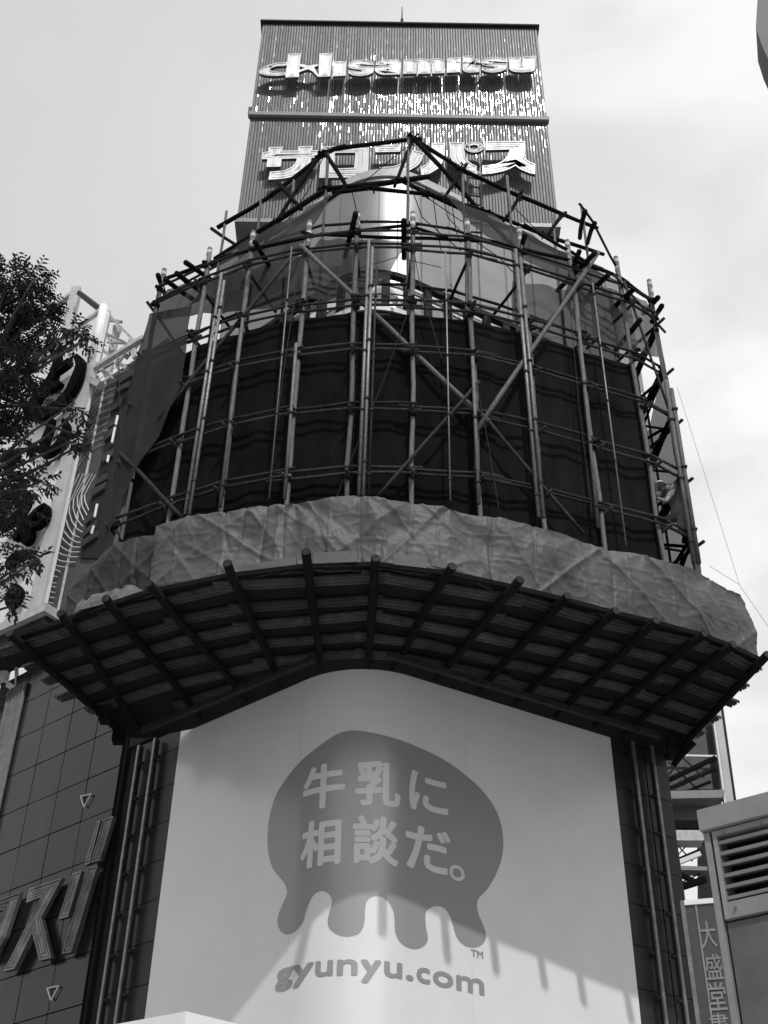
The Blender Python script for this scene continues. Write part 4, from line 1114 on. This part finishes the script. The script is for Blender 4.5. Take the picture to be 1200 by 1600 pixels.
# brush kana
def stroke(pts, w0, ox, oy, s, name='letter'):
    """tapered brush stroke as a thick extruded ribbon"""
    q = [wb(ox + x / s, oy + y / s, .35) for x, y in pts]
    P2 = [Vector((p.dot(WD), p.z)) for p in q]
    # resample smooth
    out = []
    n_ = len(P2)
    for i in range(n_ - 1):
        a, b1, c1, d1 = P2[max(0, i - 1)], P2[i], P2[i + 1], P2[min(n_ - 1, i + 2)]
        for t in range(5):
            t /= 5; out.append(.5 * ((2 * b1) + (c1 - a) * t + (2 * a - 5 * b1 + 4 * c1 - d1) * t * t + (3 * b1 - a - 3 * c1 + d1) * t ** 3))
    out.append(P2[-1]); L = len(out) - 1; lf, rt_ = [], []
    for i, p in enumerate(out):
        d = (out[min(L, i + 1)] - out[max(0, i - 1)]).normalized(); nn = Vector((-d.y, d.x)); f = i / L
        ww = w0 * min(1, .35 + 3.2 * min(f, 1 - f)) / 2
        lf.append(p + nn * ww); rt_.append(p - nn * ww)
    loop = lf + rt_[::-1]
    c0_ = WPt.dot(WN) + .35
    W3 = lambda p, o_: WD * p.x + WN * (c0_ + o_) + Vector((0, 0, p.y))
    vs, fs = [], []; n2 = len(out)
    for o_ in (0, -.2):
        for p in lf: vs.append(W3(p, o_))
        for p in rt_: vs.append(W3(p, o_))
    for i in range(n2 - 1):
        fs.append((i, i + 1, n2 + i + 1, n2 + i)); fs.append((2 * n2 + i, 3 * n2 + i, 3 * n2 + i + 1, 2 * n2 + i + 1))
        fs.append((i, 2 * n2 + i, 2 * n2 + i + 1, i + 1)); fs.append((n2 + i, n2 + i + 1, 3 * n2 + i + 1, 3 * n2 + i))
    fs.append((0, n2, 3 * n2, 2 * n2)); fs.append((n2 - 1, 3 * n2 - 1, 4 * n2 - 1, 2 * n2 - 1))
    obj(name, vs, fs, M_black, WB)
A_ = (0, 420, 4.705); B_ = (0, 740, 5.0)
stroke([(410,610),(405,680),(375,780),(310,880),(250,960),(235,1020),(270,1065),(350,1040),(440,970),(515,870),(560,760),(575,690),(550,635)], .42, *A_)
stroke([(505,670),(450,710),(390,750)], .3, *A_)
stroke([(435,840),(380,860),(320,900)], .28, *A_)
stroke([(368,1095),(345,1180),(310,1280),(310,1345),(370,1330),(430,1260),(470,1170),(455,1105)], .26, *A_)
stroke([(0,185),(50,165),(110,150)], .26, *B_)
stroke([(195,150),(180,240),(130,310),(60,375),(-20,430)], .3, *B_)
stroke([(-20,200),(5,240),(0,310)], .25, *B_)
stroke([(345,235),(285,280),(225,350),(225,400),(290,385),(340,320),(350,245)], .2, *B_)
stroke([(190,320),(145,350),(160,390),(215,350)], .14, *B_)
stroke([(200,400),(150,430),(95,515)], .24, *B_)
stroke([(180,420),(200,480),(180,545)], .36, *B_)
stroke([(200,605),(130,640),(70,670),(60,740)], .26, *B_)
stroke([(100,870),(60,940),(65,1010),(105,990),(130,920),(110,860)], .2, *B_)
# steel bits under the sign board, far left
LS = thing('steel_brackets', at_y(10, 1150, 26).to_2d().to_3d(), 'white steel bracket posts below the white sign at the left edge', 'bracket')
for a, b_, w_ in (((20,1000),(3,1068),.22), ((0,1062),(26,1078),.14), ((26,1030),(26,1072),.08), ((0,1092),(12,1086),.06), ((0,1128),(16,1122),.05), ((40,996),(112,972),.1), ((38,1004),(112,984),.06)):
    k = MB(); k.bar(fc(*a, .3), fc(*b_, .3), w_); k.build('bracket_bar', M_whited, LS)
k = MB(); p = fc(10, 1070, .3); k.bar((p.x, p.y, .1), (p.x, p.y, p.z), .2); k.build('post', M_led, LS)
LDK = thing('dark_building', fc(-30, 1200, -.5).to_2d().to_3d(), 'black shaded building wall at the far left edge behind the steel brackets', 'building')
c0 = fc(34, 1100, -.4); c0.z = 0; c1 = c0 + FD * 7
prism('wall', [(c0.x, c0.y, .14), (c1.x, c1.y, .14), (c1.x, c1.y, 17.6), (c0.x, c0.y, 17.6)], 1.0, FN, M_dwall, LDK)
for z in range(2, 17, 3):
    k = MB(); k.bar(c0 + FN * .05 + Vector((0, 0, z)), c1 + FN * .05 + Vector((0, 0, z)), .12); k.build('floor_band', M_joint, LDK)

# ------------------------------------------------------------------ background at lower right
RY = 33.0
GB = thing('glass_building', at_y(1085, 1300, RY + 1).to_2d().to_3d(), 'glass walled building with balconies and a bright metal corner column behind the right rails', 'building')
def rq(name, px, Y, th, m):
    P = [at_y(x, y, Y) for x, y in px]; return prism(name, P, th, (0, -1, 0), m, GB)
rq('glass_wall', [(1020,1120),(1116,1118),(1127,1232),(1020,1236)], RY + .4, .1, M_glass)
rq('glass_wall', [(1020,1250),(1122,1250),(1126,1300),(1020,1300)], RY + .5, .1, M_glass)
rq('window_panel', [(1050,1243),(1100,1243),(1103,1284),(1052,1288)], RY + .3, .05, M_grey2)
rq('balcony_slab', [(1036,1236),(1132,1234),(1132,1246),(1036,1248)], RY - .2, .5, M_grey)
rq('balcony_slab', [(1045,1297),(1100,1297),(1100,1313),(1045,1313)], RY - .2, .5, M_whited)
rq('balcony_slab', [(1048,1352),(1105,1354),(1105,1360),(1048,1359)], RY - .1, .4, M_grey)
rq('core_wall', [(1095,1300),(1108,1300),(1125,1600),(1098,1600)], RY + .6, .5, M_dwall)
for (a, b_, w_, m_) in [((1119,1105),(1141,1262),.2,M_silver),((1114,1105),(1136,1262),.16,M_white),((1126,1105),(1148,1262),.12,M_led),((1038,1222),(1118,1184),.12,M_log),((1045,1232),(1120,1202),.07,M_log),((1038,1180),(1120,1182),.06,M_white),((1040,1394),(1102,1374),.16,M_log),((1062,1366),(1090,1380),.12,M_log),((1050,1352),(1094,1334),.12,M_white),((1052,1345),(1092,1328),.05,M_log),((1050,1386),(1094,1365),.03,M_log),((1056,1411),(1104,1418),.03,M_led),((1050,1290),(1092,1290),.22,M_log),((1060,1433),(1066,1433),.03,M_led),((1046,1200),(1086,1150),.04,M_led),((1052,1170),(1100,1215),.04,M_led),((1050,1346),(1072,1322),.03,M_led),((1060,1322),(1082,1346),.03,M_led)]:
    k = MB(); k.bar(at_y(*a, RY), at_y(*b_, RY), w_); k.build('frame_bar', m_, GB)
# curved dark reflections are left to the glass; low white building at the foot
LB = thing('pale_low_building', at_y(1085, 1560, 26).to_2d().to_3d(), 'pale building strip showing between the right rails and the shop sign', 'building')
P = [at_y(x, y, 26) for x, y in ((1060,1482),(1085,1482),(1096,1600),(1078,1600))]
z0 = P[0].z
prism('wall', [(P[0].x - .1, 26, .14), (P[1].x + 1.0, 26, .14), (P[1].x + 1.0, 26, z0), (P[0].x - .1, 26, z0)], 2.5, (0, -1, 0), M_grey, LB)

# vertical shop sign 大盛堂
SY = 15.0
sg = at_y(1070, 1415, SY); sd = Vector((.9, -.25, 0)).normalized(); sn = Vector((-.25, -.9, 0)).normalized()
def sp(x, y, off=0.0): return at_pl(x, y, Vector((sg.x, sg.y, 0)) + sn * off, sd)
SG = thing('shop_sign', (sg.x, sg.y, 0), 'tall vertical grey shop sign with pale characters between the rails and louvred box', 'sign')
zt = sg.z
def sbox(u0, u1, z0, z1, off, th, name, m):
    o = Vector((sg.x, sg.y, 0)) + sd * (u0 + u1) / 2 + sn * (off - th / 2); k = MB()
    k.box((o.x, o.y, (z0 + z1) / 2), sd * (u1 - u0) / 2, sn * th / 2, (0, 0, (z1 - z0) / 2)); k.build(name, m, SG)
sbox(0, 1.1, 3.2, zt, 0, .25, 'sign_box', mat('sign_grey', .07, .5))
sbox(-.05, 0, 3.2, zt + .06, .02, .28, 'frame_side', M_rail); sbox(1.1, 1.15, 3.2, zt + .06, .02, .28, 'frame_side', M_rail)
sbox(0, 1.1, zt, zt + .06, .02, .28, 'frame_top', M_white); sbox(.12, .14, 3.2, zt, .012, .012, 'inner_line', M_rail)
sbox(.2, .5, .1, 3.2, -.05, .15, 'post', M_led)
def sgn_char(chr_, x0, y0, x1, y1):
    a, b_ = sp(x0, y0), sp(x1, y1); o0 = Vector((sg.x, sg.y, 0))
    u0, u1 = (a - o0).dot(sd), (b_ - o0).dot(sd)
    P = glyph_fit(chr_, .01, u0, u1, min(a.z, b_.z), max(a.z, b_.z)); vs, fs = [], []
    for t in P:
        k = len(vs); vs += [o0 + sd * p[0] + sn * (.004 + p[2]) + Vector((0, 0, p[1])) for p in t]; fs.append(tuple(range(k, k + len(t))))
    obj('character', vs, fs, M_grey, SG)
sgn_char('大', 1091, 1440, 1122, 1480); sgn_char('盛', 1099, 1492, 1132, 1530); sgn_char('堂', 1103, 1536, 1138, 1578); sgn_char('書', 1107, 1584, 1142, 1622)

# ------------------------------------------------------------------ louvred box at lower right
KP = at_y(1088, 1270, 9.0); KP0 = Vector((KP.x, KP.y, 0)); KD = Vector((.80, -.60, 0)).normalized(); KN = Vector((-.60, -.80, 0)).normalized()
def kq(x, y):
    q = at_pl(x, y, KP0, KD); return ((q - KP0).dot(KD), q.z)
KB = thing('louvred_kiosk', KP0, 'grey metal kiosk with black louvred vent at the lower right corner', 'kiosk')
def kbox(u0, u1, z0, z1, off, th, name, m, tilt=0):
    k = MB(); c = KP0 + KD * (u0 + u1) / 2 + KN * (off - th / 2)
    k.box((c.x, c.y, (z0 + z1) / 2), KD * (u1 - u0) / 2, KN * th / 2, (0, 0, (z1 - z0) / 2)); return k.build(name, m, KB)
zt = KP.z; _, zf = kq(1093, 1302); uv0, zv1 = kq(1119, 1306); _, zv0 = kq(1134, 1410); uf0, _ = kq(1108, 1302); W_ = 3.2
kbox(0.02, W_, zf, zt, .04, 2.0, 'fascia', M_grey)
kbox(.03, uf0, .02, zf - .012, 0, 1.9, 'corner_post', M_grey)
kbox(uf0 + .02, W_, .02, zv0 - .14, -.03, 1.8, 'lower_panel', M_grey2)
kbox(uf0 + .02, uv0, zv0 - .12, zf - .012, .0, .2, 'vent_frame', M_grey)
kbox(uv0, W_, zv0 - .12, zv0, .0, .2, 'vent_frame', M_grey)
kbox(uv0, W_, zv1, zf - .012, .0, .2, 'vent_frame', M_grey)
kbox(uf0 + .02, W_, zv0 - .12, zf - .02, -.22, 1.5, 'vent_back', M_black2)
nsl = 6
for i in range(nsl):
    z = zv0 + (i + .62) * (zv1 - zv0) / nsl; h_ = (zv1 - zv0) / nsl
    k = MB(); c = KP0 + KD * (uv0 + W_) / 2 + KN * -.09
    ax = (KN * .075 + Vector((0, 0, -h_ * .24)))
    k.box((c.x, c.y, z), KD * (W_ - uv0) / 2, ax, KN.cross(KD) * .0 + Vector((KN.x * .004, KN.y * .004, .012))); k.build('louvre_slat', M_grey, KB)

for bz in (zv0 - .06, zf - .05):
    for bu in range(7):
        u_ = uv0 + .06 + bu * .3; c = KP0 + KD * u_ + KN * .004; k = MB(); k.tube((c.x, c.y, bz), (c.x + KN.x * .008, c.y + KN.y * .008, bz), .011, n=8); k.build('bolt', M_rail, KB)
for u_ in (uf0 + 1.05, uf0 + 2.1):
    kbox(u_, u_ + .012, .05, zv0 - .16, -.026, .01, 'panel_seam', M_black2)
# grey hood of a lamp arm at the top right edge
LM = thing('street_lamp', (3.9, 5.6, 0), 'dark grey angular lamp hood poking in at the top right corner', 'street lamp')
hp = [at_y(x, y, 6.0) for x, y in ((1184,-8),(1181,42),(1190,70),(1203,98),(1330,140),(1330,-60))]
prism('hood', hp, .35, (-.3, -1, 0), mat('hood_grey', .085, .6, var=.1), LM)
k = MB(); a = at_y(1300, 60, 6.2); k.tube((a.x + .1, 6.0, 0), (a.x + .1, 6.0, a.z), .07); k.build('post', M_led, LM)

# white roof corner at the bottom edge
pc = at_h(291, 1580, 4.6); pa = at_h(150, 1606, 4.6); pb = at_h(420, 1612, 4.6)
WR = thing('white_shelter', (pc.x, pc.y + 1, 0), 'corner of a low white flat roof at the bottom edge left of middle', 'shelter')
da, db = (pa - pc).normalized(), (pb - pc).normalized()
prism('roof', [pc, pc + da * 3, pc + da * 3 + db * 3, pc + db * 3], .35, (0, 0, 1), M_white, WR)
for q in (pc + da * .4 + db * .4, pc + da * 2.6 + db * .4, pc + da * .4 + db * 2.6, pc + da * 2.6 + db * 2.6):
    k = MB(); k.bar((q.x, q.y, 0), (q.x, q.y, 4.24), .14); k.build('post', M_whited, WR)

# ------------------------------------------------------------------ tree at left
TY = 10.0
tc0 = at_y(-75, 900, TY)
TRE = thing('street_tree', (tc0.x - .3, TY + .2, 0), 'dark leafy street tree reaching in from the left edge', 'tree')
tp = random.Random(21)
clumps = []   # (x, y, radius px) read off the outline of the foliage
for x, y, r_ in [(18,432,30),(52,438,26),(38,470,34),(5,500,40),(66,478,24),(82,500,20),(30,528,34),(58,545,24),(92,528,14),(106,636,8),(118,640,7),(112,515,15),(132,520,13),(126,536,10),(140,528,8),(104,548,10),(10,580,38),(44,590,24),(15,640,36),(52,632,18),(122,645,9),(5,700,36),(34,700,20),(112,690,16),(130,692,11),(142,688,7),(6,758,34),(42,765,20),(66,752,14),(18,800,20),(45,792,12),(-5,845,14),(14,880,13),(34,882,12),(50,878,8),(8,905,12),(60,872,5),(5,938,9),(22,946,7),(-30,480,60),(-70,560,70),(-60,660,70),(-70,760,70),(-70,860,45),(-150,600,100),(-160,760,100),(-100,460,60)]:
    clumps.append((x, y, r_))
br = []
trunk_top = at_y(-60, 640, TY + .2)
k = MB(); k.tube((tc0.x - .3, TY + .2, 0), (tc0.x - .25, TY + .2, 4.2), .2, .16, n=12, seg=5, bend=.1); k.tube((tc0.x - .25, TY + .2, 4.2), trunk_top, .16, .08, n=10, seg=4, bend=.15)
k.build('trunk', M_bark, TRE, True)
k = MB(); lv, lf = [], []
def leaf(c, d, up, L, W):
    s = d.cross(up)
    if s.length < 1e-3: return
    s.normalize(); k0 = len(lv); nn = s.cross(d)
    lv.extend([c, c + d * L * .35 + s * W / 2 + nn * .008, c + d * L * .75 + s * W * .32, c + d * L - nn * .012, c + d * L * .75 - s * W * .32, c + d * L * .35 - s * W / 2 + nn * .008])
    lf.extend([(k0, k0 + 1, k0 + 2, k0 + 3), (k0, k0 + 3, k0 + 4, k0 + 5)])
limb = [Vector((tc0.x - .25, TY + .2, 4.2)).lerp(trunk_top, t) for t in (.3, .55, .8, 1)]
for ci, (x, y, r_) in enumerate(clumps):
    cc = at_y(x, y, TY + tp.uniform(-.5, .6)); rad = r_ / 1965 * (cc - CAM).length * 1.02
    src = min(limb, key=lambda q: (q - cc).length + max(0, q.z - cc.z) * 1.5)
    if x > -20 or tp.random() < .9:
        mdp = src.lerp(cc, .5) + Vector((0, 0, tp.uniform(-.1, .15)))
        k.tube(src, mdp, .035, .022, n=6, seg=2, bend=.05); k.tube(mdp, cc, .022, .01, n=5, seg=2, bend=.05)
    nt_ = int(max(5, (r_ / 20) ** 2 * 23)) if x > -20 else int((r_ / 20) ** 2 * 9)
    for _ in range(nt_):          # twigs with leaves in pairs
        v = Vector((tp.gauss(0, 1), tp.gauss(0, 1), tp.gauss(0, 1))).normalized() * rad * tp.random() ** .4 * .74
        a = cc + v; d = (v.normalized() + Vector((0, 0, -.35)) + Vector((tp.uniform(-.6, .6), tp.uniform(-.6, .6), tp.uniform(-.5, .5)))).normalized()
        L = tp.uniform(.10, .2); e = a + d * L
        k.tube(a, e, .004, .002, n=3)
        for j in range(7):
            f = (j + 1) / 7; q = a.lerp(e, f); sd_ = (-1) ** j
            side_ = d.cross(Vector((tp.uniform(-.3, .3), tp.uniform(-.3, .3), 1))).normalized() * sd_
            ld = (d * .7 + side_ * .8 + Vector((0, 0, -.25))).normalized()
            leaf(q, ld, Vector((tp.uniform(-.5, .5), tp.uniform(-.5, .5), 1)).normalized(), tp.uniform(.05, .09), tp.uniform(.022, .034))
k.build('branches', M_bark, TRE, True)
cr = obj('crown', lv, lf, M_leaf, TRE); tag(cr, kind='stuff')

# ------------------------------------------------------------------ unseen office blocks added left and right to darken the side reflections
def block(x0, x1, y0, y1, h, label):
    t = thing('unseen_block', ((x0 + x1) / 2, (y0 + y1) / 2, 0), label, 'building')
    k = MB(); k.box(((x0 + x1) / 2, (y0 + y1) / 2, h / 2 + .07), ((x1 - x0) / 2, 0, 0), (0, (y1 - y0) / 2, 0), (0, 0, h / 2 - .07)); k.build('wall', mat('unseen_block_wall', .16, .7), t)
    side_x = x1 + .05 if x1 < 0 else x0 - .05
    for f in range(1, int(h / 3.6)):
        k = MB(); k.box((side_x, (y0 + y1) / 2, f * 3.6 + 1), (.06, 0, 0), (0, (y1 - y0) / 2 - 1, 0), (0, 0, .9)); k.build('window_band', M_glass, t)
block(-60, -34, -50, 18, 34, 'unseen grey block with window bands added at left to darken reflections')
block(36, 60, -50, 10, 38, 'unseen grey block with window bands added at right to darken reflections')
